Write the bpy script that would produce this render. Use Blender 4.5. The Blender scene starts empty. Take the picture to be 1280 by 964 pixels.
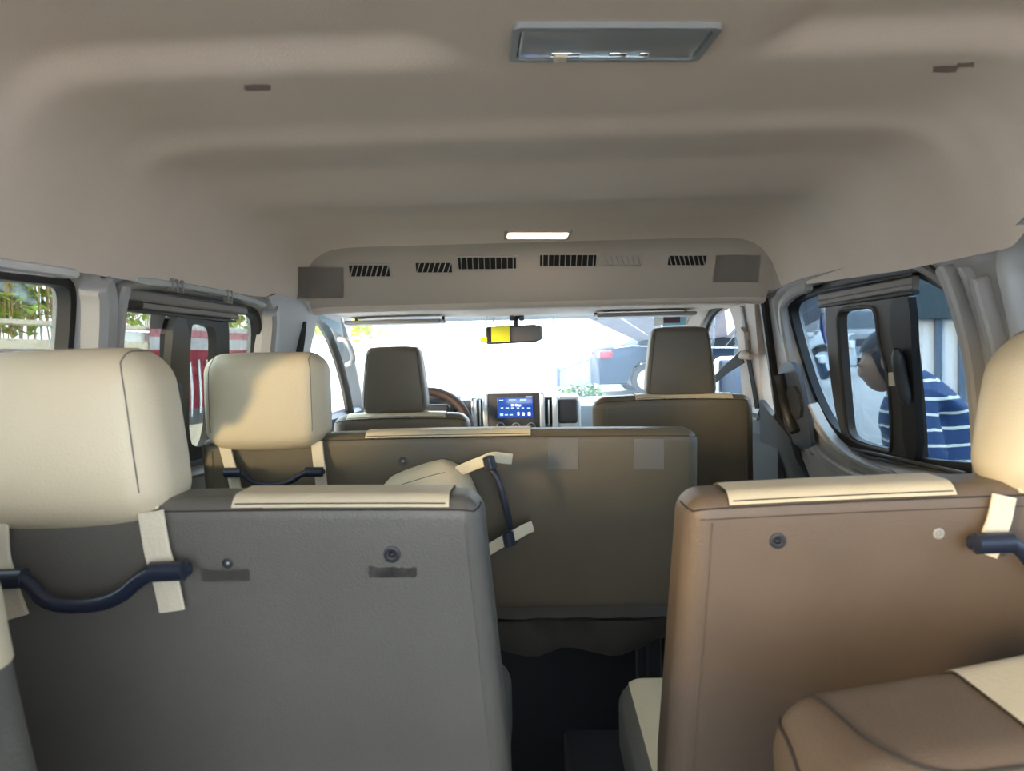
import bpy, bmesh, math, random
from mathutils import Vector, Matrix
from mathutils.bvhtree import BVHTree
from mathutils.geometry import tessellate_polygon

random.seed(7)
S = bpy.context.scene
COL = S.collection
F = 960.0                      # focal length in pixels of a 1280 px wide picture
VPX, VPY, ROLL = 672.0, 440.0, math.radians(1.2)
LIFT = 1.55                    # camera height over the street; every z below is given relative to the eye

# ---------------------------------------------------------------- camera
Yc = Vector((VPX - 640, 482 - VPY, -F)).normalized()
Zc = Vector((-math.sin(ROLL), math.cos(ROLL), 0))
Zc = (Zc - Yc * Zc.dot(Yc)).normalized()
Xc = Yc.cross(Zc)
R3 = Matrix((Xc, Yc, Zc))      # camera vector -> van vector
cd = bpy.data.cameras.new('camera')
cd.sensor_width = 36.0
cd.lens = 36.0 * F / 1280.0
cd.clip_start = 0.02
cd.clip_end = 300
cd.dof.use_dof = True
cd.dof.focus_distance = 2.2
cd.dof.aperture_fstop = 9.0
cam = bpy.data.objects.new('camera', cd)
COL.objects.link(cam)
cam.matrix_world = R3.to_4x4()
S.camera = cam

# ---------------------------------------------------------------- sky, sun, exposure
S.view_settings.view_transform = 'Standard'
S.view_settings.look = 'None'
S.view_settings.exposure = 1.78
S.view_settings.gamma = 1.0
S.view_settings.use_curve_mapping = False
w = bpy.data.worlds.new('sky')
S.world = w
w.use_nodes = True
nt = w.node_tree
bg = nt.nodes['Background']
bg.inputs[0].default_value = (0.84, 0.92, 1.0, 1)
bg.inputs[1].default_value = 3.0
sd = bpy.data.lights.new('sun', 'SUN')
sd.energy = 3.0
sd.color = (1.0, 0.60, 0.27)
sd.angle = math.radians(8)
sun = bpy.data.objects.new('sun', sd)
COL.objects.link(sun)
SUN_TO = Vector((0.78, 0.66, -0.11))          # direction the sunlight travels
sun.rotation_euler = SUN_TO.to_track_quat('-Z', 'Y').to_euler()

# ---------------------------------------------------------------- pixel rays (real positions are picked on real surfaces)
def ray(px, py):
    return (R3 @ Vector((px - 640, 482 - py, -F))).normalized()
def P(px, py, Y):
    d = ray(px, py)
    return d * (Y / d.y)
def C(px, py, z):
    d = ray(px, py)
    return d * (z / d.z)
def wx(z):
    return 0.80 - 0.25 * (z + 0.20)
def W(side, px, py, off=0.0):                 # (Y, z) of the side wall seen at a pixel
    d = ray(px, py)
    t = (0.75 + off) / (side * d.x + 0.25 * d.z)
    return (d.y * t, d.z * t)
def wc(side, Y, z, off=0.0):
    return Vector((side * (wx(z) + off), Y, z))
def hit(bvh, px, py):
    r = bvh.ray_cast(Vector((0, 0, 0)), ray(px, py))
    return (r[0], r[1]) if r[0] is not None else (None, None)

# ---------------------------------------------------------------- materials
def mat(name, col, rough=0.5, metal=0.0, bump=None, vary=None, emit=None, spec=0.5, coat=0.0, sheen=0.0):
    m = bpy.data.materials.new(name)
    m.use_nodes = True
    t = m.node_tree
    b = t.nodes['Principled BSDF']
    b.inputs['Base Color'].default_value = (*col, 1)
    b.inputs['Roughness'].default_value = rough
    b.inputs['Metallic'].default_value = metal
    b.inputs['Specular IOR Level'].default_value = spec
    b.inputs['Coat Weight'].default_value = coat
    tc = t.nodes.new('ShaderNodeTexCoord')
    if vary:
        n = t.nodes.new('ShaderNodeTexNoise')
        n.inputs['Scale'].default_value = vary[0]
        n.inputs['Detail'].default_value = 5
        r = t.nodes.new('ShaderNodeValToRGB')
        k = vary[1]
        r.color_ramp.elements[0].color = (*[c * (1 - k) for c in col], 1)
        r.color_ramp.elements[1].color = (*[min(1, c * (1 + k)) for c in col], 1)
        r.color_ramp.elements[0].position = 0.35
        r.color_ramp.elements[1].position = 0.65
        t.links.new(tc.outputs['Object'], n.inputs['Vector'])
        t.links.new(n.outputs['Fac'], r.inputs[0])
        t.links.new(r.outputs[0], b.inputs['Base Color'])
    if bump:
        n = t.nodes.new('ShaderNodeTexNoise')
        n.inputs['Scale'].default_value = bump[0]
        n.inputs['Detail'].default_value = 3
        q = t.nodes.new('ShaderNodeBump')
        q.inputs['Strength'].default_value = bump[1]
        q.inputs['Distance'].default_value = 0.002
        t.links.new(tc.outputs['Object'], n.inputs['Vector'])
        t.links.new(n.outputs['Fac'], q.inputs['Height'])
        t.links.new(q.outputs[0], b.inputs['Normal'])
    if emit:
        b.inputs['Emission Color'].default_value = (*emit[0], 1)
        b.inputs['Emission Strength'].default_value = emit[1]
    return m
def glassmat(name, tint, refl=0.5):
    m = bpy.data.materials.new(name)
    m.use_nodes = True
    t = m.node_tree
    t.nodes.clear()
    o = t.nodes.new('ShaderNodeOutputMaterial')
    a = t.nodes.new('ShaderNodeBsdfTransparent')
    a.inputs[0].default_value = (*tint, 1)
    g = t.nodes.new('ShaderNodeBsdfGlossy')
    g.inputs['Roughness'].default_value = 0.02
    f = t.nodes.new('ShaderNodeFresnel')
    f.inputs[0].default_value = 1.45
    k = t.nodes.new('ShaderNodeMath')
    k.operation = 'MULTIPLY'
    k.inputs[1].default_value = refl
    x = t.nodes.new('ShaderNodeMixShader')
    t.links.new(f.outputs[0], k.inputs[0])
    t.links.new(k.outputs[0], x.inputs[0])
    t.links.new(a.outputs[0], x.inputs[1])
    t.links.new(g.outputs[0], x.inputs[2])
    t.links.new(x.outputs[0], o.inputs[0])
    return m

M = {}
M['headliner'] = mat('headliner', (0.78, 0.665, 0.57), 0.75, bump=(350, .25), vary=(3, .04))
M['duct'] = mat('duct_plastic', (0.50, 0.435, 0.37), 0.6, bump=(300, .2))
M['scuff'] = mat('scuffed_headliner', (0.56, 0.48, 0.42), 0.8)
M['plastic'] = mat('grey_trim_plastic', (0.36, 0.35, 0.34), 0.42, bump=(500, .2))
M['bodymetal'] = mat('silver_body_paint', (0.50, 0.50, 0.49), 0.3, metal=0.35)
M['darkplastic'] = mat('dark_trim_plastic', (0.035, 0.038, 0.045), 0.45, bump=(400, .3))
M['bluedark'] = mat('dark_slate_plastic', (0.07, 0.085, 0.12), 0.4)
M['rubber'] = mat('black_rubber', (0.012, 0.012, 0.013), 0.5)
M['sash'] = mat('dark_brown_sash', (0.055, 0.048, 0.042), 0.45)
M['rail'] = mat('window_rail', (0.22, 0.20, 0.185), 0.45)
M['greyleather'] = mat('grey_leatherette', (0.125, 0.118, 0.104), 0.42, bump=(420, .35), vary=(5, .07))
M['greyleather_warm'] = mat('grey_leatherette_warm_lit', (0.15, 0.108, 0.078), 0.42, bump=(420, .35), vary=(5, .07))  # the grey leatherette, browned to carry the warm light on the right
M['olive'] = mat('olive_leatherette', (0.130, 0.110, 0.078), 0.42, bump=(420, .35), vary=(5, .07))
M['cream'] = mat('cream_leatherette', (0.72, 0.62, 0.44), 0.45, bump=(300, .3), vary=(4, .04))
M['strap'] = mat('cream_strap', (0.72, 0.65, 0.50), 0.55, bump=(200, .4))
M['thread'] = mat('dark_thread', (0.04, 0.033, 0.028), 0.8)
M['handle'] = mat('navy_grab_handle', (0.018, 0.024, 0.045), 0.32)
M['hole'] = mat('bolt_black', (0.01, 0.01, 0.01), 0.6)
M['bolt'] = mat('bolt_metal', (0.35, 0.34, 0.32), 0.4, metal=.8)
M['patch'] = mat('grey_patch', (0.36, 0.35, 0.33), 0.6, bump=(200, .2))
M['smear'] = mat('glue_residue', (0.085, 0.075, 0.072), 0.7, vary=(60, .4))
M['speaker'] = mat('speaker_cloth', (0.45, 0.40, 0.36), 0.9, bump=(900, .6))
M['vent'] = mat('vent_plastic', (0.48, 0.43, 0.38), 0.5)
M['ventdark'] = mat('vent_dark', (0.012, 0.012, 0.012), 0.7)
M['lens'] = mat('clear_lens', (0.35, 0.38, 0.40), 0.12, spec=.8, coat=.6)
M['chrome'] = mat('chrome', (0.75, 0.78, 0.82), 0.12, metal=1.0)
M['lit'] = mat('lit_lens', (0.9, 0.85, 0.75), 0.4, emit=((1.0, 0.80, 0.62), 1.6))
M['floor'] = mat('black_floor_mat', (0.006, 0.006, 0.007), 0.95, bump=(80, .5), spec=.1)
M['navycloth'] = mat('navy_cloth', (0.012, 0.02, 0.05), 0.85, bump=(60, .6))
M['white'] = mat('white_paint', (0.80, 0.80, 0.80), 0.45)
M['silver'] = mat('silver_trim', (0.62, 0.68, 0.74), 0.25, metal=.5)
M['steering'] = mat('maroon_leather', (0.020, 0.007, 0.007), 0.7)
M['yellow'] = mat('yellow_card', (0.85, 0.80, 0.02), 0.5, emit=((0.9, 0.85, 0.02), 0.0))
M['mirrorback'] = mat('mirror_glass', (0.12, 0.11, 0.11), 0.5)
M['screen'] = mat('screen_glow', (0.005, 0.01, 0.03), 0.12, emit=((0.015, 0.05, 0.26), .5))
M['icon'] = mat('screen_icons', (0.2, 0.4, 0.8), 0.3, emit=((0.2, 0.45, 1.0), .5))
M['iconw'] = mat('screen_digits', (0.8, 0.9, 1), 0.3, emit=((0.75, 0.88, 1.0), .8))
M['teal'] = mat('teal_print', (0.02, 0.22, 0.26), 0.5)
M['redprint'] = mat('red_print', (0.35, 0.04, 0.05), 0.5)
M['sideglass'] = glassmat('tinted_side_glass', (0.44, 0.52, 0.58), .4)
M['leftglass'] = glassmat('light_tint_side_glass', (0.55, 0.60, 0.60), .5)
M['frontglass'] = glassmat('clear_windshield_glass', (0.82, 0.90, 0.94), .12)
M['belt'] = mat('seat_belt_webbing', (0.01, 0.01, 0.012), 0.7)
M['pink'] = mat('pillar_trim_warm_lit', (0.50, 0.41, 0.34), 0.5, bump=(400, .2))  # grey pillar trim with the right side's warm light put into its colour

# ---------------------------------------------------------------- mesh helpers
def smooth(me, ang=40):
    me.polygons.foreach_set('use_smooth', [True] * len(me.polygons))
    try:
        me.set_sharp_from_angle(angle=math.radians(ang))
    except Exception:
        pass
def tag(o, label=None, cat=None, group=None, kind=None):
    if label: o['label'] = label
    if cat: o['category'] = cat
    if group: o['group'] = group
    if kind: o['kind'] = kind
    return o
BASE = {}
def wbase(o):
    return BASE.get(o.name, Vector((0, 0, 0)))
def obj(name, bm, m, parent=None, shade=True, ang=40, kind=None, label=None, cat=None, group=None):
    bmesh.ops.recalc_face_normals(bm, faces=bm.faces)
    me = bpy.data.meshes.new(name)
    bm.to_mesh(me)
    bm.free()
    me.materials.append(M[m] if isinstance(m, str) else m)
    if shade: smooth(me, ang)
    o = bpy.data.objects.new(name, me)
    COL.objects.link(o)
    if parent is not None:
        o.parent = parent
        o.location = -wbase(parent)
    return tag(o, label, cat, group, kind)
def thing(name, label, cat, loc, group=None):
    o = bpy.data.objects.new(name, None)
    o.empty_display_size = .05
    COL.objects.link(o)
    o.location = loc
    BASE[o.name] = Vector(loc)
    return tag(o, label, cat, group)
def struct(name, bm, m, parent=None, **k):
    o = obj(name, bm, m, parent, **k)
    if parent is None: o['kind'] = 'structure'
    return o
def NB(): return bmesh.new()

def box(bm, lo, hi, M4=None, bev=0.0):
    lo, hi = Vector(lo), Vector(hi)
    vs = [bm.verts.new(Vector((x, y, z))) for x in (lo.x, hi.x) for y in (lo.y, hi.y) for z in (lo.z, hi.z)]
    fs = [bm.faces.new([vs[i] for i in q]) for q in ((0,1,3,2),(4,6,7,5),(0,4,5,1),(2,3,7,6),(0,2,6,4),(1,5,7,3))]
    if bev > 0:
        es = list({e for f in fs for e in f.edges})
        r = bmesh.ops.bevel(bm, geom=es, offset=bev, segments=2, affect='EDGES', profile=.5)
        vs = list({v for f in r['faces'] for v in f.verts} | {v for v in vs if v.is_valid})
    if M4 is not None:
        for v in vs: v.co = M4 @ v.co
    return vs
def frames(pts, up=None):
    n = len(pts)
    T = []
    for i in range(n):
        a = pts[max(i-1, 0)]; b = pts[min(i+1, n-1)]
        d = (b - a)
        T.append(d.normalized() if d.length > 1e-9 else Vector((0, 0, 1)))
    u = up or (Vector((0, 0, 1)) if abs(T[0].z) < .9 else Vector((1, 0, 0)))
    out = []
    for t in T:
        u2 = (u - t * u.dot(t))
        u2 = u2.normalized() if u2.length > 1e-6 else t.orthogonal().normalized()
        out.append((t, u2, t.cross(u2)))
        if up is None: u = u2
    return out
def tube(bm, pts, r, seg=8, cap=True, ry=None, up=None, closed=False):
    pts = [Vector(p) for p in pts]
    fr = frames(pts, up)
    rings = []
    n = len(pts)
    for i, (p, (t, a, b)) in enumerate(zip(pts, fr)):
        if closed:
            t = (pts[(i+1) % n] - pts[i-1]).normalized()
            a = (a - t * a.dot(t)).normalized(); b = t.cross(a)
        rr = r[i] if isinstance(r, (list, tuple)) else r
        r2 = (ry[i] if isinstance(ry, (list, tuple)) else ry) if ry is not None else rr
        rings.append([bm.verts.new(p + a * (r2 * math.cos(2*math.pi*k/seg)) + b * (rr * math.sin(2*math.pi*k/seg))) for k in range(seg)])
    for i in range(n if closed else n-1):
        A, B = rings[i], rings[(i+1) % n]
        for k in range(seg):
            bm.faces.new((A[k], A[(k+1) % seg], B[(k+1) % seg], B[k]))
    if cap and not closed:
        bm.faces.new(rings[0][::-1]); bm.faces.new(rings[-1])
def ribbon(bm, pts, width, thick, up):
    """box-section strip; up = face normal direction (per strip)"""
    pts = [Vector(p) for p in pts]
    rings = []
    for i, (p, (t, a, b)) in enumerate(zip(pts, frames(pts, Vector(up)))):
        wd = width[i] if isinstance(width, (list, tuple)) else width
        h, q = wd / 2, thick / 2
        c = min(q * .8, h * .4)
        rings.append([bm.verts.new(p + b * x + a * y) for x, y in ((-h, -q), (h, -q), (h, q-c), (h-c, q), (-h+c, q), (-h, q-c))])
    for A, B in zip(rings, rings[1:]):
        for k in range(6):
            bm.faces.new((A[k], A[(k+1) % 6], B[(k+1) % 6], B[k]))
    bm.faces.new(rings[0][::-1]); bm.faces.new(rings[-1])
def chaikin(pts, n=2, closed=True):
    pts = [tuple(p) for p in pts]
    for _ in range(n):
        out = []
        m = len(pts)
        rng = range(m) if closed else range(m-1)
        if not closed: out.append(pts[0])
        for i in rng:
            a, b = pts[i], pts[(i+1) % m]
            out.append(tuple(.75*x+.25*y for x, y in zip(a, b)))
            out.append(tuple(.25*x+.75*y for x, y in zip(a, b)))
        if not closed: out.append(pts[-1])
        pts = out
    return pts
def area2(p):
    return sum(p[i-1][0]*p[i][1] - p[i][0]*p[i-1][1] for i in range(len(p))) / 2
def grow(poly, d):
    """offset a 2-D polygon outwards by d"""
    s = 1 if area2(poly) > 0 else -1
    out = []
    n = len(poly)
    for i in range(n):
        a, b, c = Vector(poly[i-1]), Vector(poly[i]), Vector(poly[(i+1) % n])
        e1 = (b - a); e2 = (c - b)
        if e1.length < 1e-9: e1 = e2
        if e2.length < 1e-9: e2 = e1
        n1 = Vector((e1.y, -e1.x)).normalized() * s; n2 = Vector((e2.y, -e2.x)).normalized() * s
        m = (n1 + n2)
        m = m.normalized() if m.length > 1e-6 else n1
        k = d / max(.5, m.dot(n1))
        out.append((b.x + m.x * k, b.y + m.y * k))
    return out
def plate(bm, loops, fn, thick):
    """loops: outer then holes (2-D); fn(u, v, w) -> 3-D; thickness along w"""
    flat = [p for L in loops for p in L]
    tris = tessellate_polygon([[Vector((p[0], p[1], 0)) for p in L] for L in loops])
    A = [bm.verts.new(fn(p[0], p[1], 0)) for p in flat]
    B = [bm.verts.new(fn(p[0], p[1], thick)) for p in flat]
    for t in tris:
        try:
            bm.faces.new([A[i] for i in t]); bm.faces.new([B[i] for i in reversed(t)])
        except ValueError: pass
    o = 0
    for L in loops:
        n = len(L)
        for i in range(n):
            j = (i+1) % n
            try: bm.faces.new((A[o+i], A[o+j], B[o+j], B[o+i]))
            except ValueError: pass
        o += n
def rings(bm, R, closed=True, loop=True):
    V = [[bm.verts.new(p) for p in r] for r in R]
    for A, B in zip(V, V[1:]):
        n = len(A)
        for k in range(n if loop else n-1):
            bm.faces.new((A[k], A[(k+1) % n], B[(k+1) % n], B[k]))
    return V

class RB:
    """rounded box with a deform function; parts of its skin can be picked out as covers of their own"""
    def __init__(s, lo, hi, r, deform=None, cuts=((), (), ()), n=3, step=.05):
        s.lo, s.hi, s.f = Vector(lo), Vector(hi), deform
        s.r = r = min([r] + [(s.hi[a]-s.lo[a])/2 for a in range(3)])
        s.g = []
        for a in range(3):
            l, h = s.lo[a], s.hi[a]
            rr = min(r, (h - l) / 2)
            g = {round(l, 5), round(h, 5), round(l+rr, 5), round(h-rr, 5)}
            for k in range(1, n):
                q = math.tan(k / n * math.pi / 4)
                g.add(round(l + rr - rr*q, 5)); g.add(round(h - rr + rr*q, 5))
            m = max(1, int((h - l - 2*rr) / step))
            for k in range(1, m): g.add(round(l + rr + (h-l-2*rr)*k/m, 5))
            g |= {round(c, 5) for c in cuts[a]}
            s.g.append(sorted(g))
    def map(s, q, inf=0.0):
        q = Vector(q)
        inner = Vector([min(max(q[a], s.lo[a]+min(s.r, (s.hi[a]-s.lo[a])/2)), s.hi[a]-min(s.r, (s.hi[a]-s.lo[a])/2)) for a in range(3)])
        d = q - inner
        if d.length > 1e-9:
            d.normalize()
            p = inner + d * (s.r + inf)
        else: p = q
        return s.f(p) if s.f else p
    def build(s, bm, sel=None, inf=0.0):
        cache = {}
        def V(q):
            k = tuple(round(c, 5) for c in q)
            if k not in cache: cache[k] = bm.verts.new(s.map(q, inf))
            return cache[k]
        for a in range(3):
            b, c = (a+1) % 3, (a+2) % 3
            for side in (s.g[a][0], s.g[a][-1]):
                for i in range(len(s.g[b])-1):
                    for j in range(len(s.g[c])-1):
                        def Q(u, v):
                            q = [0, 0, 0]; q[a] = side; q[b] = u; q[c] = v; return q
                        b0, b1, c0, c1 = s.g[b][i], s.g[b][i+1], s.g[c][j], s.g[c][j+1]
                        ctr = Q((b0+b1)/2, (c0+c1)/2)
                        if sel and not sel(Vector(ctr)): continue
                        bm.faces.new((V(Q(b0, c0)), V(Q(b1, c0)), V(Q(b1, c1)), V(Q(b0, c1))))
    def seam(s, bm, path, r=.0012, inf=.0008, sub=10):
        pts = []
        for a, b in zip(path, path[1:]):
            a, b = Vector(a), Vector(b)
            for k in range(sub): pts.append(s.map(a.lerp(b, k/sub), inf))
        pts.append(s.map(path[-1], inf))
        tube(bm, pts, r, 6)
        return pts
def rounded_rect(x0, y0, x1, y1, r, n=4):
    out = []
    for cx, cy, a0 in ((x1-r, y1-r, 0), (x0+r, y1-r, 90), (x0+r, y0+r, 180), (x1-r, y0+r, 270)):
        for k in range(n+1):
            a = math.radians(a0 + 90*k/n)
            out.append((cx + r*math.cos(a), cy + r*math.sin(a)))
    return out
def lerp(a, b, t): return a + (b - a) * t
def interp(tab, x):
    if x <= tab[0][0]: return tab[0][1]
    for (a, u), (b, v) in zip(tab, tab[1:]):
        if x <= b:
            t = (x - a) / (b - a)
            return lerp(u, v, t)
    return tab[-1][1]
def dup(root, delta, label=None):
    def cp(o, par):
        c = o.copy(); COL.objects.link(c)
        if par is not None: c.parent = par
        for k in list(o.children): cp(k, c)
        return c
    r = cp(root, None)
    r.location = root.location + Vector(delta)
    if label: r['label'] = label
    return r

# ================================================================ STRUCTURE: the van's shell
FLOORZ = -1.05
HW = .70
# ---- ceiling
ZC = [(-.9, .35), (.2, .357), (.93, .357), (1.02, .354), (1.18, .352), (1.24, .339), (1.40, .349), (1.44, .350), (1.50, .342), (1.62, .330), (1.69, .328), (1.80, .342), (1.90, .344),
      (2.10, .336), (2.20, .322), (2.25, .309), (2.29, .285), (2.35, .185), (2.375, .150), (2.41, .137), (2.46, .140), (2.6, .152), (3.14, .148)]
def zc(Y):
    return (interp(ZC, Y-.015) + interp(ZC, Y) + interp(ZC, Y+.015)) / 3
def sstep(a, b, x):
    t = min(1, max(0, (x-a)/(b-a))); return t*t*(3-2*t)
def zceil(x, Y):
    u = abs(x) / HW
    top = zc(Y)
    # two shallow recesses beside the rear lamp
    rec = .022 * (1-sstep(.91, .98, Y)) * (sstep(.27, .33, x + .15*max(0, Y-.88)) * (1 - sstep(.68, .70, x)) + sstep(.08, .13, -x) * (1 - sstep(.68, .70, -x)))
    # the ridges die out towards the sides
    if 1.15 < Y < 2.15:
        flat = lerp(.352, .330, (Y-1.15))
        top = lerp(top, flat, sstep(.94, 1.0, u))
    e = interp(((1.0, .137), (1.5, .140), (2.3, .170), (2.5, .175)), Y)
    if x > 0: e = lerp(e, .185, 1 - sstep(1.08, 1.17, Y))
    e = min(e, top - .006)
    return e + (top + rec - e) * (1 - u ** 18)
xs = [HW * s * (1 - (1-k/24)**1.35) for s in (-1,) for k in range(24, 0, -1)]
xs = sorted([-HW + HW*k/26 for k in range(27)] + [HW*k/26 for k in range(1, 27)])
ys = [-.9 + .06*k for k in range(30)] + [.9 + .0125*k for k in range(180)]
ys = [y for y in ys if y < 3.14] + [3.14]
ys = sorted(set(round(y, 4) for y in ys))
bm = NB()
G = [[bm.verts.new((x, Y, zceil(x, Y))) for x in xs] for Y in ys]
for a, b in zip(G, G[1:]):
    for i in range(len(xs)-1): bm.faces.new((a[i], a[i+1], b[i+1], b[i]))
bm.normal_update()
CEIL = BVHTree.FromBMesh(bm)
bm.free()
def ceil_piece(name, m, Ya, Yb):
    bm = NB()
    yy = [Y for Y in ys if Ya - 1e-6 <= Y <= Yb + 1e-6]
    G = [[bm.verts.new((x, Y, zceil(x, Y))) for x in xs] for Y in yy]
    for a, b in zip(G, G[1:]):
        for i in range(len(xs)-1): bm.faces.new((a[i], a[i+1], b[i+1], b[i]))
    struct(name, bm, m, ang=80)
ceil_piece('ceiling', 'headliner', -.9, 2.225)
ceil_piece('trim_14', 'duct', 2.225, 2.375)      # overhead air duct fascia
ceil_piece('trim_15', 'headliner', 2.375, 3.14)
# metal roof skin outside
bm = NB()
rows = []
for Y in [-1.0, -.5, 0, .8, 1.6, 2.4, 3.0, 3.2]:
    drop = .16 * max(0, (Y-2.2))**1.5
    rows.append([(HW*1.12*math.sin(a), Y, .21 + .25*max(0.0, math.cos(a))**.5 - drop) for a in [math.radians(-90 + 10*k) for k in range(19)]])
rings(bm, rows, loop=False)
struct('trim_1', bm, 'bodymetal')

# ---- side walls with their window openings
RW = [(990,378),(1000,365),(1060,349),(1138,332),(1160,335),(1180,366),(1198,405),(1211,455),(1219,520),(1222,590),
      (1205,594),(1150,583),(1100,573),(1065,557),(1040,532),(1020,490),(1004,440),(993,400)]
RQ = [(1274,330),(1283,300),(1300,280)]
LW = [(150,362),(230,371),(300,382),(316,389),(321,402),(320,440),(312,500),(300,560),(270,575),(200,590),(150,600),(128,580),(124,500),(130,420),(138,378)]
LQ = [(-60,331),(0,338),(60,345),(78,350),(85,364),(84,400),(78,470),(70,560),(0,590),(-160,640),(-220,560),(-220,330),(-160,315)]
def W2(side, L, off=.035, n=2): return chaikin([W(side, x, y, -.012 if (side > 0 and x > 1160) or (side < 0 and x < 145) else off) for x, y in L], n)
openR, openL = W2(1, RW), W2(-1, LW)
_q = [W(-1, x, y, .035) for x, y in ((0, 340), (60, 346), (78, 350), (85, 364), (84, 400), (78, 470))]
openLQ = chaikin(_q + [(1.16, -.19), (1.0, -.21), (.85, -.21), (.76, -.19), (.74, 0), (.75, .11), (.80, .13)], 2)
openLR = chaikin([(.22, -.21), (.30, -.19), (.31, 0), (.30, .11), (.22, .135), (-.5, .135), (-.62, .10), (-.64, 0), (-.62, -.19), (-.5, -.21)], 2)  # unseen window; solid gap ahead of it added to keep sun off left headrest

openRQ = chaikin([(1.20, .12), (1.20, .06), (1.21, -.05), (1.17, -.19), (1.0, -.21), (-.6, -.21), (-.74, -.19), (-.76, 0), (-.74, .15), (-.6, .165), (1.0, .165), (1.15, .155)], 2)  # unseen rear stretch lengthened to let in more light
def wall(side, holes, Y0, Y1, name):
    bm = NB()
    outer = [(Y0, -.33), (Y1, -.33), (Y1, .185), (Y0, .185)]
    plate(bm, [outer] + [grow(h, .012) for h in holes], lambda u, v, w_: wc(side, u, v, w_), .012)
    # lower wall down to the floor
    box(bm, (side*.825 if side > 0 else -.845, Y0, FLOORZ), (.845 if side > 0 else side*.825, Y1, -.33))
    o = struct(name, bm, 'plastic', ang=30)
    # rounded reveals between trim and glass
    for h in holes:
        bm = NB()
        rs = []
        for g_, off in ((.022, -.010), (.017, -.0135), (.011, -.010), (.006, -.002), (.003, .012), (.001, .034)):
            rs.append([wc(side, u, v, off) for u, v in grow(h, g_)])
        rs.insert(0, [wc(side, u, v, .001) for u, v in grow(h, .027)])
        rings(bm, rs)
        obj('window_reveal', bm, 'plastic', o)
    return o
wr = wall(1, [openR, openRQ], -.9, 2.58, 'wall_right')
wl = wall(-1, [openL, openLQ, openLR], -.9, 2.50, 'wall_left')
# outer steel skin a few centimetres behind the inner trim
for side, hs, nm in ((1, [openR, openRQ], 'trim_2'), (-1, [openL, openLQ, openLR], 'trim_3')):
    bm = NB()
    plate(bm, [[(-1.0, -.9), (2.36, -.9), (2.36, .26), (-1.0, .26)]] + hs, lambda u, v, w_: wc(side, u, v, .05 + w_), .01)
    struct(nm, bm, 'bodymetal')
# side boards between headliner edge and wall (roof rail)
for side, nm in ((1, 'trim_4'), (-1, 'trim_5')):
    bm = NB()
    ribbon(bm, [(side*.765, y, .205) for y in (-.95, 0, 1, 2.0, 2.40, 2.8)], .12, .02, (0, 0, 1))
    struct(nm, bm, 'plastic')
# floor
bm = NB(); box(bm, (-.86, -1.0, FLOORZ-.03), (.86, 4.0, FLOORZ))
struct('floor', bm, 'floor')
# ---- rear wall with an added daylight opening (behind the camera)
bm = NB()                                     # unseen opening, sized to let skylight onto seats and ceiling
rear_open = chaikin(rounded_rect(-.74, -.45, .74, .255, .06), 1)
plate(bm, [[(-.86, -1.1), (.86, -1.1), (.86, .30), (-.86, .30)], rear_open], lambda u, v, w_: Vector((u, -.93 + w_, v)), .03)
struct('wall_back', bm, 'plastic')

def frame_ring(parent, side, outline, w_in, off0, off1, m, name, out=0.0):
    bm = NB()
    a = grow(outline, out); b = grow(outline, -w_in)
    R_ = [[wc(side, u, v, off1) for u, v in a], [wc(side, u, v, off0) for u, v in a],
          [wc(side, u, v, off0-.003) for u, v in grow(outline, (out-w_in)/2)],
          [wc(side, u, v, off0) for u, v in b], [wc(side, u, v, off1) for u, v in b]]
    R_.append(R_[0])
    rings(bm, R_)
    bmesh.ops.remove_doubles(bm, verts=bm.verts, dist=1e-5)
    return obj(name, bm, m, parent)
def poly_plate(parent, side, loops, off, thick, m, name, n=2, label=None):
    bm = NB()
    L2 = [chaikin([W(side, x, y, off) for x, y in L], n) for L in loops]
    plate(bm, L2, lambda u, v, w_: wc(side, u, v, off + w_), thick)
    return obj(name, bm, m, parent, ang=30, label=label)
def wall_strip(bm, side, pix, width, thick, off=-.004):
    pts = [wc(side, *W(side, x, y), off) for x, y in chaikin(pix, 2, False)]
    n = len(pts)
    ribbon(bm, pts, [width*(1 if 1 < k < n-2 else (.5 if k in (0, n-1) else .85)) for k in range(n)], thick, (-side, 0, 0))

# ---- right sliding window
bm = NB(); plate(bm, [openR], lambda u, v, w_: wc(1, u, v, .046 + w_), .004)
w1 = struct('window_1', bm, 'sideglass', shade=False)
frame_ring(w1, 1, openR, .020, .022, .045, 'rubber', 'window_seal', .004)
poly_plate(w1, 1, [[(1030,381),(1034,377),(1120,366),(1132,371),(1152,583),(1142,584),(1062,556),(1054,552),(1040,500)],
                   [(1048,400),(1050,391),(1058,388),(1086,385),(1092,390),(1096,428),(1109,470),(1113,560),(1106,561),(1072,551),(1063,544),(1059,530)]],
           .024, .020, 'sash', 'sliding_sash', 2)
bm = NB()                                     # raised edge round the inner pane
inner = chaikin([W(1, x, y, .022) for x, y in [(1046,400),(1048,389),(1058,385),(1088,383),(1095,388),(1098,428),(1111,470),(1116,564),(1106,564),(1070,554),(1061,546),(1056,530)]], 2)
tube(bm, [wc(1, u, v, .023) for u, v in inner], .0045, 6, closed=True)
obj('pane_bead', bm, 'sash', w1)
poly_plate(w1, 1, [[(1111,374),(1128,370),(1137,372),(1141,470),(1148,578),(1130,574),(1124,470),(1114,430)]], .010, .016, 'rubber', 'sash_post', 1)
bm = NB()
a = W(1, 1122, 436, 0); b = W(1, 1134, 506, 0)
pts = [wc(1, lerp(a[0], b[0], t), lerp(a[1], b[1], t), -.002) for t in [k/8 for k in range(9)]]
tube(bm, pts, [.008, .015, .016, .016, .016, .016, .016, .015, .008], 12, ry=[.006, .012, .014, .014, .014, .014, .014, .012, .006], up=Vector((-1, 0, 0)))
obj('sash_latch', bm, 'darkplastic', w1)
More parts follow.
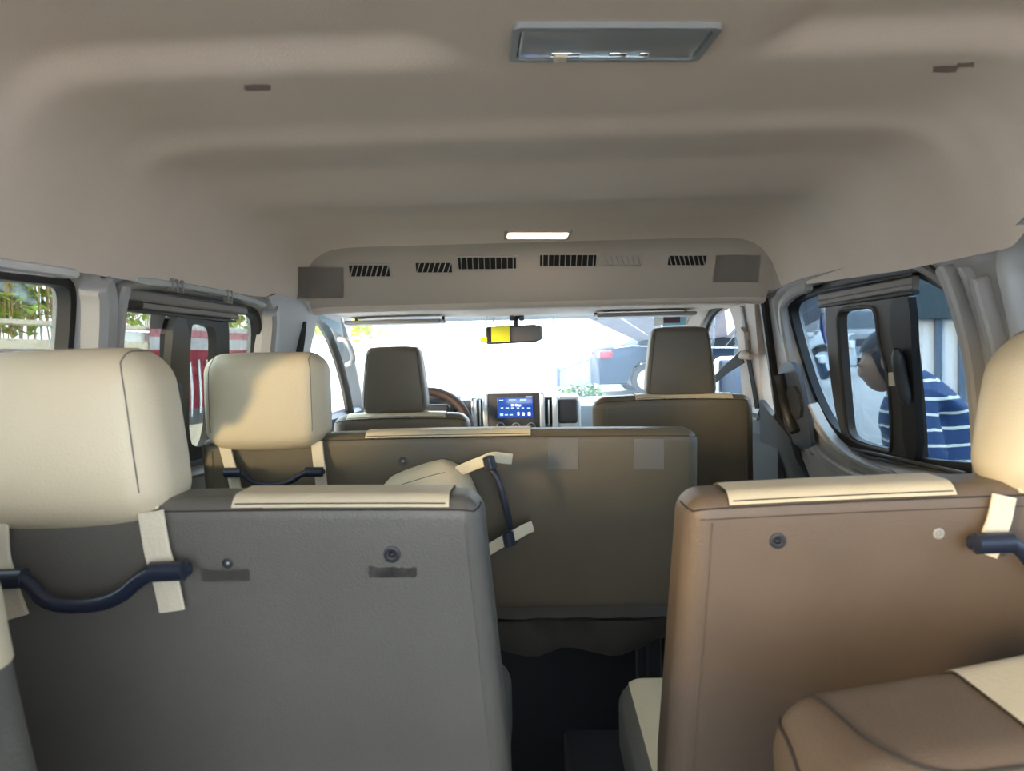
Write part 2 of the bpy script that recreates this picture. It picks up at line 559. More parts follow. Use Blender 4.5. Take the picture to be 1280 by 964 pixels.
poly_plate(w1, 1, [[(1110,466),(1116,465),(1118,482),(1111,483)]], .012, .010, 'cream', 'latch_catch', 0, 'small tan catch')
for (y0, y1, wd, m_) in ((372, 350, .018, 'rail'), (379, 357, .012, 'rail'), (364, 342, .006, 'rubber'), (383, 365, .008, 'rubber')):
    bm = NB()
    A = W(1, 1030, y0, .02); B = W(1, 1150, y1 + .5, .02)
    ribbon(bm, [wc(1, lerp(A[0], B[0], t), lerp(A[1], B[1], t), .012) for t in (0, .5, 1)], wd, .014, (-1, 0, 0))
    obj('window_rail', bm, m_, w1)
for (pa, pb) in (((1062,560), (1210,592)), ((1062,566), (1210,597))):
    bm = NB()
    A = W(1, *pa, .01); B = W(1, *pb, .01)
    tube(bm, [wc(1, *A, .006), wc(1, *B, .006)], .004, 6)
    obj('sill_rail', bm, 'sash', w1)
# right rear quarter window
bm = NB(); plate(bm, [openRQ], lambda u, v, w_: wc(1, u, v, .046 + w_), .004)
w2 = struct('window_2', bm, 'sideglass', shade=False)
frame_ring(w2, 1, openRQ, .014, .022, .045, 'rubber', 'window_seal', .004)
# ---- left sliding window
bm = NB(); plate(bm, [openL], lambda u, v, w_: wc(-1, u, v, .046 + w_), .004)
w3 = struct('window_3', bm, 'leftglass', shade=False)
frame_ring(w3, -1, openL, .012, .022, .045, 'rubber', 'window_seal', .004)
poly_plate(w3, -1, [[(213,378),(280,392),(288,400),(284,560),(222,585),(214,580),(210,480)],
                    [(239,410),(243,404),(262,406),(270,412),(271,440),(262,555),(246,560),(236,552),(237,470)]], .024, .02, 'rubber', 'sliding_sash', 2)
poly_plate(w3, -1, [[(218,392),(236,396),(238,470),(228,560),(214,560),(212,470)]], .012, .016, 'sash', 'sash_post', 1)
bm = NB()
a = W(-1, 222, 478, 0); b = W(-1, 220, 530, 0)
pts = [wc(-1, lerp(a[0], b[0], t), lerp(a[1], b[1], t), .0) for t in [k/8 for k in range(9)]]
tube(bm, pts, [.004, .012, .014, .014, .014, .014, .014, .012, .004], 12, ry=[.003, .008, .010, .010, .010, .010, .010, .008, .003], up=Vector((1, 0, 0)))
obj('sash_latch', bm, 'bluedark', w3)
for (pa, pb, wd, m_, of) in (((142,366), (300,389), .020, 'rail', .008), ((140,378), (292,396), .014, 'rail', .014), ((138,386), (288,402), .006, 'rubber', .012), ((142,376), (168,380), .018, 'hole', .010)):
    bm = NB()
    A = W(-1, *pa, .02); B = W(-1, *pb, .02)
    ribbon(bm, [wc(-1, lerp(A[0], B[0], t), lerp(A[1], B[1], t), of) for t in (0, .5, 1)], wd, .014, (1, 0, 0))
    obj('window_rail', bm, m_, w3)
poly_plate(w3, -1, [[(189,388),(207,390),(206,411),(187,411)]], .044, .001, 'patch', 'glass_sticker', 0, 'pale square sticker with tiny print')
# left rear window
bm = NB(); plate(bm, [openLQ], lambda u, v, w_: wc(-1, u, v, .046 + w_), .004)
w4 = struct('window_4', bm, 'leftglass', shade=False)
frame_ring(w4, -1, openLQ, .012, .022, .045, 'rubber', 'window_seal', .004)

bm = NB(); plate(bm, [openLR], lambda u, v, w_: wc(-1, u, v, .046 + w_), .004)
struct('window_6', bm, 'leftglass', shade=False)
# ---- mouldings on the side walls
def moulding(name, side, pix, width, thick, m, off=-.004, parent=None, label=None):
    bm = NB(); wall_strip(bm, side, pix, width, thick, off)
    return obj(name, bm, m, parent, label=label)
moulding('door_seal', 1, [(952,330),(958,375),(964,420),(972,480),(984,560),(990,640)], .040, .022, 'rubber', -.010, wr)
moulding('door_edge_trim', 1, [(1014,358),(998,362),(984,374),(979,385),(985,430),(1000,500),(1012,560),(1030,620)], .030, .020, 'plastic', -.006, wr)
moulding('door_top_seal', 1, [(960,372),(990,354),(1040,344),(1100,334),(1150,329),(1172,338),(1192,372),(1208,420),(1219,470),(1226,540),(1230,600)], .012, .010, 'sash', -.002, wr)
moulding('pillar_moulding', 1, [(1188,334),(1200,356),(1222,430),(1232,500),(1236,600)], .024, .026, 'plastic', -.012, wr)
moulding('pillar_moulding', 1, [(1211,334),(1222,354),(1246,430),(1252,500)], .010, .018, 'plastic', -.010, wr)
moulding('pillar_moulding', 1, [(1232,346),(1241,380),(1258,440),(1268,520)], .020, .030, 'plastic', -.010, wr)
moulding('pillar_moulding', -1, [(114,352),(120,376),(118,440),(110,560)], .050, .040, 'plastic', -.010, wl)
moulding('pillar_moulding', -1, [(144,358),(138,376),(133,440),(128,560)], .026, .024, 'plastic', -.014, wl)
moulding('pillar_moulding', -1, [(334,386),(336,404),(332,450),(325,560)], .050, .035, 'plastic', -.010, wl)
moulding('roof_rail_strip', -1, [(158,350),(225,358),(300,372),(324,382)], .012, .020, 'silver', -.010, wl)
moulding('roof_rail_strip', -1, [(-60,322),(0,332),(50,338),(84,343)], .016, .020, 'silver', -.010, wl)
for k, x in enumerate((203, 209, 216, 274, 279)):
    moulding('rail_clip', -1, [(x, 348 + (x-203)*.21), (x, 364 + (x-203)*.20)], .006, .012, 'rail', -.016, wl)

# ---- B pillars (front door posts) and front doors
def pillar(name, side, L, m, thick=.05, off=-.02, n=1):
    bm = NB()
    L2 = chaikin([W(side, x, y) for x, y in L], n)
    plate(bm, [L2], lambda u, v, w_: wc(side, u, v, off + w_), thick)
    return struct(name, bm, m, ang=30)
pb = pillar('trim_6', 1, [(908,366),(950,362),(952,400),(958,470),(966,530),(948,532),(938,532),(932,460),(926,400)], 'pink')
pl_ = pillar('trim_7', -1, [(322,362),(376,380),(374,400),(364,440),(352,530),(318,540),(330,440),(338,398)], 'plastic')
bm = NB()
plate(bm, [[W(1, x, y) for x, y in [(938,525),(968,525),(985,700),(930,700)]]], lambda u, v, w_: wc(1, u, v, -.03 + w_), .05)
struct('trim_8', bm, 'bluedark')
# dark lower step-well panel behind the front seat
bm = NB()
plate(bm, [[W(1, x, y) for x, y in [(962,500),(1000,545),(1010,575),(1025,600),(1030,700),(965,700)]]], lambda u, v, w_: wc(1, u, v, -.036 + w_), .02)
struct('trim_9', bm, 'darkplastic')
# pale wheel-arch shaped trim under the right window
for i, (L, wd) in enumerate(([[(1004,520),(1014,548),(1034,572),(1064,592),(1090,604)], .030], [[(1020,505),(1034,535),(1056,562),(1090,582),(1130,594)], .014])):
    moulding('door_panel_moulding', 1, L, wd, .028, 'bodymetal', -.010, wr)

def door_frame(side, nm):
    """front door: lower panel, window sill and the slanted A-pillar"""
    bm = NB()
    # lower door panel
    plate(bm, [[(2.60, -.335), (2.80, -.335), (2.80, -.24), (3.5, -.24), (3.62, -.6), (3.62, -1.05), (2.60, -1.05)]], lambda u, v, w_: Vector((side*(.80 + w_), u, v)), .03)
    o = struct(nm, bm, 'darkplastic')
    bm = NB()
    tube(bm, [(side*.79, 2.72, -.235), (side*.79, 3.0, -.235), (side*.78, 3.5, -.235)], .022, 8)
    obj('door_sill', bm, 'bluedark', o)
    bm = NB()                               # door window pane
    plate(bm, [[(2.40, -.24), (3.45, -.24), (3.14, .02), (2.98, .13), (2.40, .17)]], lambda u, v, w_: wc(side, u, v, .05 + w_), .004)
    obj('door_glass', bm, 'frontglass', o, shade=False)
    return o
d1 = door_frame(1, 'door_1')
d2 = door_frame(-1, 'door_2')
# A pillars: from the windshield header down to the dash
def apillar(side, nm, pix, seal, m):
    o = None
    bm = NB()
    pts = [P(x, y, Y) for x, y, Y in pix]
    ribbon(bm, [Vector(p) for p in chaikin(pts, 2, False)], .085, .035, (-side*.6, -.8, 0))
    o = struct(nm, bm, m)
    bm = NB()
    pts = [P(x, y, Y) for x, y, Y in seal]
    tube(bm, [Vector(p) for p in chaikin(pts, 2, False)], .013, 8, ry=.02)
    obj('door_seal', bm, 'rubber' if side > 0 else 'sash', o)
    return o
apillar(1, 'trim_10', [(905,372,2.95), (880,386,3.05), (868,410,3.18), (858,450,3.3), (846,500,3.4)], [(930,369,2.75), (905,377,2.85), (890,390,2.95), (882,410,3.05), (874,450,3.15), (868,500,3.25)], 'pink')
apl = apillar(-1, 'trim_11', [(398,387,2.95), (415,395,3.0), (426,425,3.12), (437,470,3.22), (446,520,3.3)], [(386,388,2.85), (402,402,2.88), (416,430,2.95), (430,475,3.02), (438,520,3.08)], 'plastic')
# windshield header and glass
bm = NB()
rows = []
for x in [-.70 + .1*k for k in range(15)]:
    e = -.05*abs(x/.7)**3
    rows.append([(x, 3.14, .148), (x, 3.17+e, .146), (x, 3.20+e, .135), (x, 3.22+e, .150), (x, 3.20+e, .19), (x, 3.10, .19)])
rings(bm, rows, loop=False)
struct('trim_12', bm, 'plastic')
bm = NB()
rows = []
for k in range(9):
    t = k/8
    rows.append([(x*(.74+.06*t), 3.21 + .72*t - .10*abs(x)**3, .15 - .42*t - .01*math.sin(math.pi*t)) for x in [-1+.1*j for j in range(21)]])
rings(bm, rows, loop=False)
ws = struct('window_5', bm, 'frontglass')
# dark corner shade of the windshield
bm = NB()
for s in (-1, 1):
    ribbon(bm, [P(x, y, 3.16) for x, y in (((438,392), (470,398), (560,398)) if s < 0 else ((740,388), (800,386), (850,384)))], .05, .004, (0, -1, .4))
bm.free()
# sun visors folded up at the header
for i, (a, b, lab) in enumerate((((440,383), (556,382), 'slim grey sun visor folded up above the driver side of the windshield'), ((742,376), (862,372), 'slim grey sun visor folded up above the passenger side of the windshield'))):
    A, B = P(a[0], a[1]+2, 3.0), P(b[0], b[1]+2, 3.0)
    r = RB((A.x, 2.86, .118 + (.006 if i else 0)), (B.x, 3.02, .133 + (.006 if i else 0)), .007)
    bm = NB(); r.build(bm)
    v = obj('sun_visor', bm, 'rail', cat='sun visor', label=lab)
    bm = NB(); tube(bm, [(A.x+.01, 3.01, .125), (A.x+.01, 3.03, .15)], .006, 8)
    obj('visor_pivot', bm, 'darkplastic', v); bm = NB(); tube(bm, [(B.x-.01, 3.01, .125), (B.x-.01, 3.03, .15)], .006, 8)
    obj('visor_pivot', bm, 'darkplastic', v)

# ================================================================ CEILING FITTINGS
def decal(parent, bv, box4, m, name, label=None, lift=.0012, jag=0.0, thick=.0008, nx=10, ny=6):
    x0, y0, x1, y1 = box4
    bm = NB()
    V = []
    for i in range(nx+1):
        row = []
        for j in range(ny+1):
            px, py = lerp(x0, x1, i/nx), lerp(y0, y1, j/ny)
            if jag: px += random.uniform(-jag, jag); py += random.uniform(-jag, jag)*(.5 if j == ny else 1)
            c, n = hit(bv, px, py)
            if c is None: return None
            if n.dot(c) > 0: n = -n
            row.append(bm.verts.new(c + n*lift))
        V.append(row)
    for i in range(nx):
        for j in range(ny): bm.faces.new((V[i][j], V[i+1][j], V[i+1][j+1], V[i][j+1]))
    bmesh.ops.solidify(bm, geom=bm.faces[:], thickness=thick)
    return obj(name, bm, m, parent, label=label)
def surf_patch(bvh, x0, y0, x1, y1):
    """local frame on a surface from a pixel box: centre, right, down, normal, half sizes"""
    cx, cy = (x0+x1)/2, (y0+y1)/2
    c, n = hit(bvh, cx, cy)
    if n.dot(ray(cx, cy)) > 0: n = -n
    def pl(px, py):
        d = ray(px, py)
        return d * (c.dot(n) / d.dot(n))
    L, Rr, T, B = pl(x0, cy), pl(x1, cy), pl(cx, y0), pl(cx, y1)
    rt = (Rr - L); hw = rt.length/2; rt.normalize()
    dn = (B - T); hh = dn.length/2
    dn = (dn - rt*dn.dot(rt)).normalized()
    return c, rt, dn, n, hw, hh
def to_m(c, rt, dn, n):
    m = Matrix((rt, dn, n)).transposed().to_4x4()
    m.translation = c
    return m
vents = [((437,331,487,345), 8, 'first from the left, small with slanted louvres', True),
         ((520,328,565,340), 7, 'second from the left, small and half shut', True),
         ((573,321,645,336), 10, 'third from the left, long and black', False),
         ((675,318,745,332), 10, 'fourth from the left, long and black', False),
         ((755,319,802,331), 7, 'fifth from the left, pale framed and closed', True),
         ((835,319,882,331), 8, 'rightmost, small with slanted louvres', True)]
for (bx, ns, lab, slant) in vents:
    c, rt, dn, n, hw, hh = surf_patch(CEIL, *bx)
    m = to_m(c, rt, dn, n)
    t = thing('air_vent', 'air vent in the overhead duct, ' + lab, 'air vent', c, 'air vents in the overhead duct')
    bm = NB()
    o_ = rounded_rect(-hw-.006, -hh-.006, hw+.006, hh+.006, .004); i_ = rounded_rect(-hw, -hh, hw, hh, .003)
    plate(bm, [o_, i_], lambda u, v, w_: m @ Vector((u, v, -.004 + w_)), .008)
    obj('vent_frame', bm, 'vent', t, ang=30)
    bm = NB(); box(bm, (-hw, -hh, .0005), (hw, hh, .0018), m)
    obj('vent_cavity', bm, 'ventdark' if 'closed' not in lab else 'vent', t, shade=False)
    for k in range(ns):
        x = lerp(-hw, hw, (k+.5)/ns)
        bm = NB()
        sk = .35*hh if slant else 0
        sk *= -1 if c.x > 0 else 1
        th = .0022 if not slant else .003
        tube(bm, [m @ Vector((x+sk, -hh, .004)), m @ Vector((x-sk, hh, .004))], th*.6, 4, ry=th)
        obj('vent_slat', bm, 'vent', t)
for bx, lab in (((372,333,430,372), 'square dark speaker cloth at the left end of the overhead duct'), ((891,318,948,352), 'square dark speaker cloth at the right end of the overhead duct')):
    bm = NB()
    n = 8
    V = []
    for i in range(n+1):
        row = []
        for j in range(n+1):
            px = lerp(bx[0], bx[2], i/n) + (4 if bx[0] > 600 else 0)*(1-j/n); py = lerp(bx[1], bx[3], j/n)
            p, nn = hit(CEIL, px, py)
            if p is None: p = P(px, py, 2.33); nn = Vector((0, -1, 0))
            if nn.dot(ray(px, py)) > 0: nn = -nn
            row.append(bm.verts.new(p + nn*.003))
        V.append(row)
    for i in range(n):
        for j in range(n): bm.faces.new((V[i][j], V[i+1][j], V[i+1][j+1], V[i][j+1]))
    bmesh.ops.solidify(bm, geom=bm.faces[:], thickness=.003)
    obj('speaker_grille', bm, 'speaker', cat='speaker', label=lab)

def ceiling_lamp(bx, lab, lit, name='ceiling_lamp'):
    c, rt, dn, n, hw, hh = surf_patch(CEIL, *bx)
    m = to_m(c, rt, dn, n)
    t = thing(name, lab, 'lamp', c)
    bm = NB()
    plate(bm, [rounded_rect(-hw-.008, -hh-.008, hw+.008, hh+.008, .010), rounded_rect(-hw, -hh, hw, hh, .008)], lambda u, v, w_: m @ Vector((u, v, -.004 + w_)), .011)
    obj('lamp_frame', bm, 'lens' if not lit else 'vent', t, ang=30)
    r = RB((-hw+.001, -hh+.001, -.004), (hw-.001, hh-.001, .006), .005, lambda p: m @ p)
    bm = NB(); r.build(bm)
    obj('lamp_lens', bm, 'lit' if lit else 'lens', t)
    return t, m, hw, hh, c, n
t, m, hw, hh, c, n = ceiling_lamp((648, 32, 880, 68), 'clear unlit ceiling lamp lens near the top of the picture', False)
bm = NB(); box(bm, (-hw*.12-.05, hh*.62, .004), (-hw*.12-.034, hh*1.06, .010), m, bev=.002)
obj('lamp_switch', bm, 'cream', t, label='small cream slide switch')
for xx, w2 in ((-.62, .32), (.02, .2), (.36, .1)):
    bm = NB(); box(bm, (hw*xx, hh*.55, .0045), (hw*xx + hw*w2, hh*.82, .0072), m, bev=.001)
    obj('reflector_strip', bm, 'chrome', t)
t, m, hw, hh, c, n = ceiling_lamp((634, 288, 710, 296), 'lit ceiling lamp glowing warm white above the row of vents', True)
ld = bpy.data.lights.new('lamp_glow', 'AREA'); ld.shape = 'RECTANGLE'; ld.size = .16; ld.size_y = .05; ld.energy = .05; ld.color = (1, .82, .62)
lo = bpy.data.objects.new('lamp_glow', ld); COL.objects.link(lo); lo.parent = t; lo.location = n*.02; lo.rotation_euler = (-n).to_track_quat('Z', 'Y').to_euler()
lo.rotation_euler = n.to_track_quat('-Z', 'Y').to_euler()
# map lamp at the windshield header
t = thing('map_lamp', 'small lit map lamp on the windshield header above the mirror', 'lamp', P(648, 388, 3.12))
r = RB(P(627, 391, 3.10) - Vector((0, 0, .004)), P(670, 384, 3.10) + Vector((0, .06, .004)), .006)
bm = NB(); r.build(bm); obj('lamp_body', bm, 'white', t)
for xa, xb in ((630, 646), (650, 667)):
    A, B = P(xa, 390, 3.098), P(xb, 385.5, 3.098)
    bm = NB(); RB((A.x, 3.093, A.z), (B.x, 3.105, B.z), .004).build(bm); obj('lamp_lens', bm, 'lit', t)

for b4 in ((1166, 82, 1196, 90), (1196, 78, 1218, 83), (306, 105, 338, 113)):
    decal(bpy.data.objects['ceiling'], CEIL, b4, 'scuff', 'scuff_mark', 'small grey scuff on the headliner', .0008, 1.0, .0004, 8, 3)
# ================================================================ SEATS
def tubepath(pts, n=3): return [Vector(p) for p in chaikin(pts, n, False)]

def grab_handle(parent, c, rt, up, nrm, half=.085, drop=.030, r=.0075, sub='grab_handle'):
    """dark bent bar: two end blocks and a lowered middle, standing off the seat back along nrm"""
    o = nrm * .018
    g = half
    pts = [c - rt*(g+.018) + nrm*.004, c - rt*(g+.012) + o, c - rt*(g-.022) + o, c - rt*(g-.045) - up*drop + o, c + rt*(g-.062) - up*drop + o, c + rt*(g-.022) + o, c + rt*(g+.012) + o, c + rt*(g+.018) + nrm*.004]
    bm = NB(); tube(bm, tubepath(pts, 2), r, 10)
    h = obj(sub, bm, 'handle', parent)
    for s in (-1, 1):
        bm = NB()
        q = c + rt*(s*(g+.001)) + nrm*.016
        tube(bm, [q - rt*.021, q - rt*.019, q + rt*.019, q + rt*.021], [.006, .0115, .0115, .006], 12)
        obj('handle_mount', bm, 'handle', h)
    return h
def strap_strip(parent, pts, width, nrm, m='strap'):
    bm = NB(); ribbon(bm, tubepath(pts, 2), width, .0035, nrm)
    return obj('strap', bm, m, parent)

def headrest(parent, c, w_, h_, d_, m='cream', taper=0.0, r=.035, name='headrest', lean=.0, roll=0.0, sq=.10, seam=True, bulge=.01, straps=None, rot=None):
    """c = centre of rear face; box behind it"""
    def f(p):
        u = p.x/(w_/2); v = p.z/(h_/2)
        k = 1 - taper*(v+1)/2
        su, sv = max(-1, min(1, u)), max(-1, min(1, v))
        x = p.x*k*math.sqrt(1 - sq*sv**4)
        y = p.y
        b = bulge*(1-min(1, u*u))*(1-min(1, v*v))
        y = y - b if y < d_/2 else y + b
        z = p.z*math.sqrt(1 - sq*su**4) - .006*(1 - u*u)*(1 if v < 0 else 0)
        q = Vector((x, y + p.z*lean, z))
        if rot is not None: q = rot @ q
        elif roll: q = Matrix.Rotation(roll, 3, 'Y') @ q
        return c + q
    R_ = RB((-w_/2, 0, -h_/2), (w_/2, d_, h_/2), r, f, n=4, step=.03)
    bm = NB(); R_.build(bm)
    o = obj(name, bm, m, parent)
    if seam:
        bm = NB()
        x = w_/2 - r*.55
        R_.seam(bm, [(x, 0, -h_/2+r), (x, 0, h_/2-r*.2), (x, d_*.2, h_/2), (x, d_*.8, h_/2)], .0009, .0004)
        obj('seam', bm, 'rail' if m == 'cream' else 'thread', o); bm = NB()
        R_.seam(bm, [(-x, 0, -h_/2+r), (-x, 0, h_/2-r*.2), (-x, d_*.2, h_/2), (-x, d_*.8, h_/2)], .0009, .0004)
        obj('seam', bm, 'rail' if m == 'cream' else 'thread', o)
    return o, R_

def seat_back(t, x0, x1, yt, zt, zb, d, inserts, m='greyleather', r=.026, lean=.12, slope=0.0, crown=.006, widen=0.02, widenL=0.0, name='backrest', front=True, sideL=False, rowseam=True, stitched=True):
    xm = (x0+x1)/2; hw = (x1-x0)/2
    def f(p):
        t_ = (zt - p.z)
        u = (p.x-xm)/hw
        x = p.x + (widen if u > 0 else widenL)*u*min(1, t_/.35)
        y = p.y + t_*lean
        if p.y < yt + d/2: y += -.008*(1-u*u)*math.sin(min(1, t_/(zt-zb))*math.pi)
        z = p.z + slope*(p.x-x0)*(1 if t_ < .2 else .3) + crown*(1-u*u)
        return Vector((x, y, z))
    cx = sorted({c for a, b in inserts for c in (a, b)})
    R_ = RB((x0, yt, zb), (x1, yt+d, zt), r, f, cuts=(cx, (), (zt-.010,)), n=4, step=.045)
    def isin(q):
        on = any(a < q.x < b for a, b in inserts)
        if not on: return False
        if q.y <= yt + 1e-5: return q.z > zt - .010
        return True
    bm = NB(); R_.build(bm, lambda q: not isin(q))
    o = obj(name, bm, m, t)
    bv = BVHTree.FromPolygons([v.co for v in o.data.vertices], [p.vertices for p in o.data.polygons])
    for a, b in inserts:
        bm = NB(); R_.build(bm, lambda q, a=a, b=b: isin(q) and a < q.x < b, .003)
        obj('cover_insert', bm, 'cream', o, label='cream leatherette insert over the top')
        bm = NB(); R_.seam(bm, [(a+.004, yt, zt-.004), (b-.004, yt, zt-.004)], .0007, .0042, 40); obj('insert_stitching', bm, 'thread', o)
    bm = NB()
    z = zt - .013
    R_.seam(bm, [(x0, yt+d*.55, z), (x0, yt, z), (x1, yt, z), (x1, yt+d*.5, z)], .0010, .0006, 40)
    obj('top_seam', bm, 'thread', o)
    if rowseam:
        bm = NB()
        R_.seam(bm, [(x1 - r*.7, yt, zt-.03), (x1 - r*.7, yt, zb+.05)], .0011, .0002, 30)
        obj('side_seam', bm, m, o); bm = NB()
        R_.seam(bm, [(x0 + r*1.1, yt, zt-.03), (x0 + r*1.1, yt, zb+.05)], .0011, .0002, 30)
        obj('side_seam', bm, m, o)
    if stitched:
        bm = NB()
        R_.seam(bm, [(x0+r*.6, yt, zt-.026), (x1-r*.6, yt, zt-.026)], .0005, .0004, 40)
        obj('stitching', bm, 'thread', o)
    return o, R_, bv
def bolt(parent, bv, px, py, r=.006, m='hole', ring='darkplastic', name='bolt_hole', label=None):
    c, n = hit(bv, px, py)
    if c is None: return None
    if n.dot(c) > 0: n = -n
    a = n.orthogonal().normalized(); b = n.cross(a)
    bm = NB()
    seg = 14
    rs = []
    for rr, h in ((r*1.45, 0), (r*1.4, .0012), (r*1.05, .0018), (r*.9, .0004), (r*.2, -.0004)):
        rs.append([c + n*(h+.0005) + (a*math.cos(2*math.pi*k/seg) + b*math.sin(2*math.pi*k/seg))*rr for k in range(seg)])
    V = rings(bm, rs); bm.faces.new(V[-1])
    o = obj(name, bm, ring, parent, label=label)
    bm = NB(); bmesh.ops.create_uvsphere(bm, u_segments=8, v_segments=6, radius=r*.62, matrix=Matrix.Translation(c + n*.0004))
    obj('bolt_core', bm, m, o)
    return o
def cushion(t, x0, x1, y0, y1, z0, z1, m='greyleather', ins=None, r=.045):
    R_ = RB((x0, y0, z0), (x1, y1, z1), r, None, cuts=((x0+.045, x1-.045), (y1-.03,), (z1-.03,)), n=4, step=.06)
    sel = lambda q: q.z > z1-1e-4 and x0+.02 < q.x < x1-.02
    bm = NB(); R_.build(bm, lambda q: not sel(q)); o = obj('seat_cushion', bm, m, t)
    bm = NB(); R_.build(bm, sel, .003); obj('cushion_insert', bm, 'cream', o, label='cream leatherette top')
    bm = NB()
    bm.free()
    for sx in (x0+.08, x1-.08):
        for sy in (y0+.08, y1-.08):
            bm = NB(); tube(bm, [(sx, sy, FLOORZ), (sx, sy, z0+.02)], .02, 8); obj('seat_leg', bm, 'darkplastic', t)
    return o

# ---- third row, left bench (nearest left)
YB = .86
t3l = thing('bench_seat', 'grey bench seat nearest on the left, its back filling the lower left of the picture', 'seat', (-.43, YB+.2, FLOORZ), 'grey and cream van seats')
bk3l, R3l, bv3l = seat_back(t3l, -.80, -.070, YB, -.164, -.72, .095, [(-.355, -.105), (-.72, -.44)], widen=.025, crown=.004, stitched=False)
cushion(t3l, -.80, -.06, YB+.14, YB+.56, -.72, -.56)
bolt(bk3l, bv3l, 285, 704, .0045, 'bolt', 'darkplastic', label='small bright bolt')
bolt(bk3l, bv3l, 490, 693, .007)
decal(bk3l, bv3l, (461, 709, 521, 722), 'smear', 'glue_mark', 'dark smear of glue residue under the right bolt', .0006, 1.6, .0004, 14, 4)
decal(bk3l, bv3l, (252, 712, 312, 727), 'greyleather', 'glue_mark', 'faint smear of glue residue under the left bolt', .0006, 1.8, .0004, 14, 4)
# its headrest, tied down with two cream straps through a dark bar
YH = .845
c = P(52, 552, YH)
hr, RH = headrest(bk3l, c, .272, .208, .115, r=.042, roll=-.02, taper=.15, bulge=.012)
c1, n1 = hit(bv3l, 118, 722)
n_ = Vector((0, -1, .12)).normalized()
hc = P(120, 716, YB-.012)
rt = Vector((1, 0, .035)).normalized(); up = Vector((0, 0, 1))
grab_handle(bk3l, hc, rt, up, n_, .090, .034, .0085)
strap_strip(hr, [P(188, 640, YB-.006), P(196, 690, YB-.008), P(203, 712, YB-.014), P(209, 735, YB-.008), P(215, 764, YB-.006)], .030, n_)
strap_strip(hr, [P(-6, 655, YB-.006), P(-4, 700, YB-.008), P(4, 724, YB-.014), P(10, 745, YB-.008), P(20, 772, YB-.006)], .030, n_)

# ---- third row, right bench (nearest right)
t3r = thing('bench_seat', 'grey bench seat tinted for warm light, nearest on the right, black bolt in its back', 'seat', (.47, YB+.2, FLOORZ), 'grey and cream van seats')
bk3r, R3r, bv3r = seat_back(t3r, .165, .80, YB, -.168, -.72, .095, [(.212, .462), (.53, .78)], m='greyleather_warm', widenL=.022, slope=.02, crown=.004)
cushion(t3r, .13, .80, YB+.14, YB+.52, -.74, -.585)
bolt(bk3r, bv3r, 972, 676, .0065)
bolt(bk3r, bv3r, 1173, 667, .0045, 'patch', 'patch', label='pale filled bolt hole')
c = P(1422, 524, YH)
hr, RH2 = headrest(bk3r, c, .285, .215, .115, r=.055, bulge=.014, taper=.22, sq=.25)
hc = P(1338, 672, YB-.012)
rt = Vector((1, 0, .03)).normalized()
grab_handle(bk3r, hc, rt, up, n_, .090, .034, .0085)
strap_strip(hr, [P(1256, 620, YB-.006), P(1250, 650, YB-.008), P(1243, 668, YB-.014), P(1238, 682, YB-.008), P(1232, 693, YB-.006)], .026, n_)
strap_strip(hr, [P(1430, 615, YB-.006), P(1433, 650, YB-.008), P(1436, 668, YB-.014), P(1438, 682, YB-.008), P(1440, 693, YB-.006)], .026, n_)

# ---- second row bench
Y2 = 1.74
t2 = thing('bench_seat', 'wide olive grey middle bench with two pale square patches on its back', 'seat', (-.2, Y2+.2, FLOORZ), 'grey and cream van seats')
bk2, R2, bv2 = seat_back(t2, -.79, .362, Y2, -.183, -.62, .10, [(-.40, -.02)], m='olive', r=.030, lean=.10, crown=.006, widen=.0, stitched=False)
cushion(t2, -.79, .36, Y2+.12, Y2+.50, -.72, -.56)
decal(bk2, bv2, (685, 548, 723, 587), 'patch', 'leather_patch', 'pale grey square patch', .0012)
decal(bk2, bv2, (792, 549, 830, 587), 'patch', 'leather_patch', 'pale grey square patch', .0012)
bolt(bk2, bv2, 504, 577, .008, 'bolt', 'smear')
bm = NB()                                     # wrinkled skirt under the back
rows = []
for k in range(41):
    x = lerp(-.78, .355, k/40)
    wv = .004*math.sin(k*1.9) + .003*math.sin(k*.7)
    zb_ = -.715 + .012*math.sin(k*.9) + (.03 if k > 36 else 0)
    rows.append([(x, Y2+.045, -.60), (x, Y2+.030+wv, -.622), (x, Y2+.047, -.636), (x, Y2+.050+wv, -.68), (x, Y2+.062-wv, zb_)])
rings(bm, rows, loop=False)
bmesh.ops.solidify(bm, geom=bm.faces[:], thickness=.004)
obj('seat_skirt', bm, 'greyleather', t2)
c = P(325, 502, Y2-.03)
hr, _ = headrest(bk2, c, .283, .222, .115, r=.042, taper=-.0, bulge=.012)
hc = P(345, 590, Y2-.01)
n2 = Vector((0, -1, .1)).normalized()
grab_handle(bk2, hc, Vector((1, 0, -.01)).normalized(), up, n2, .092, .028, .0065)
strap_strip(hr, [P(280, 555, Y2-.006), P(286, 578, Y2-.008), P(291, 593, Y2-.014), P(293, 603, Y2-.008), P(295, 614, Y2-.006)], .027, n2)
strap_strip(hr, [P(396, 552, Y2-.006), P(398, 575, Y2-.008), P(400, 588, Y2-.014), P(401, 600, Y2-.008), P(402, 608, Y2-.006)], .027, n2)

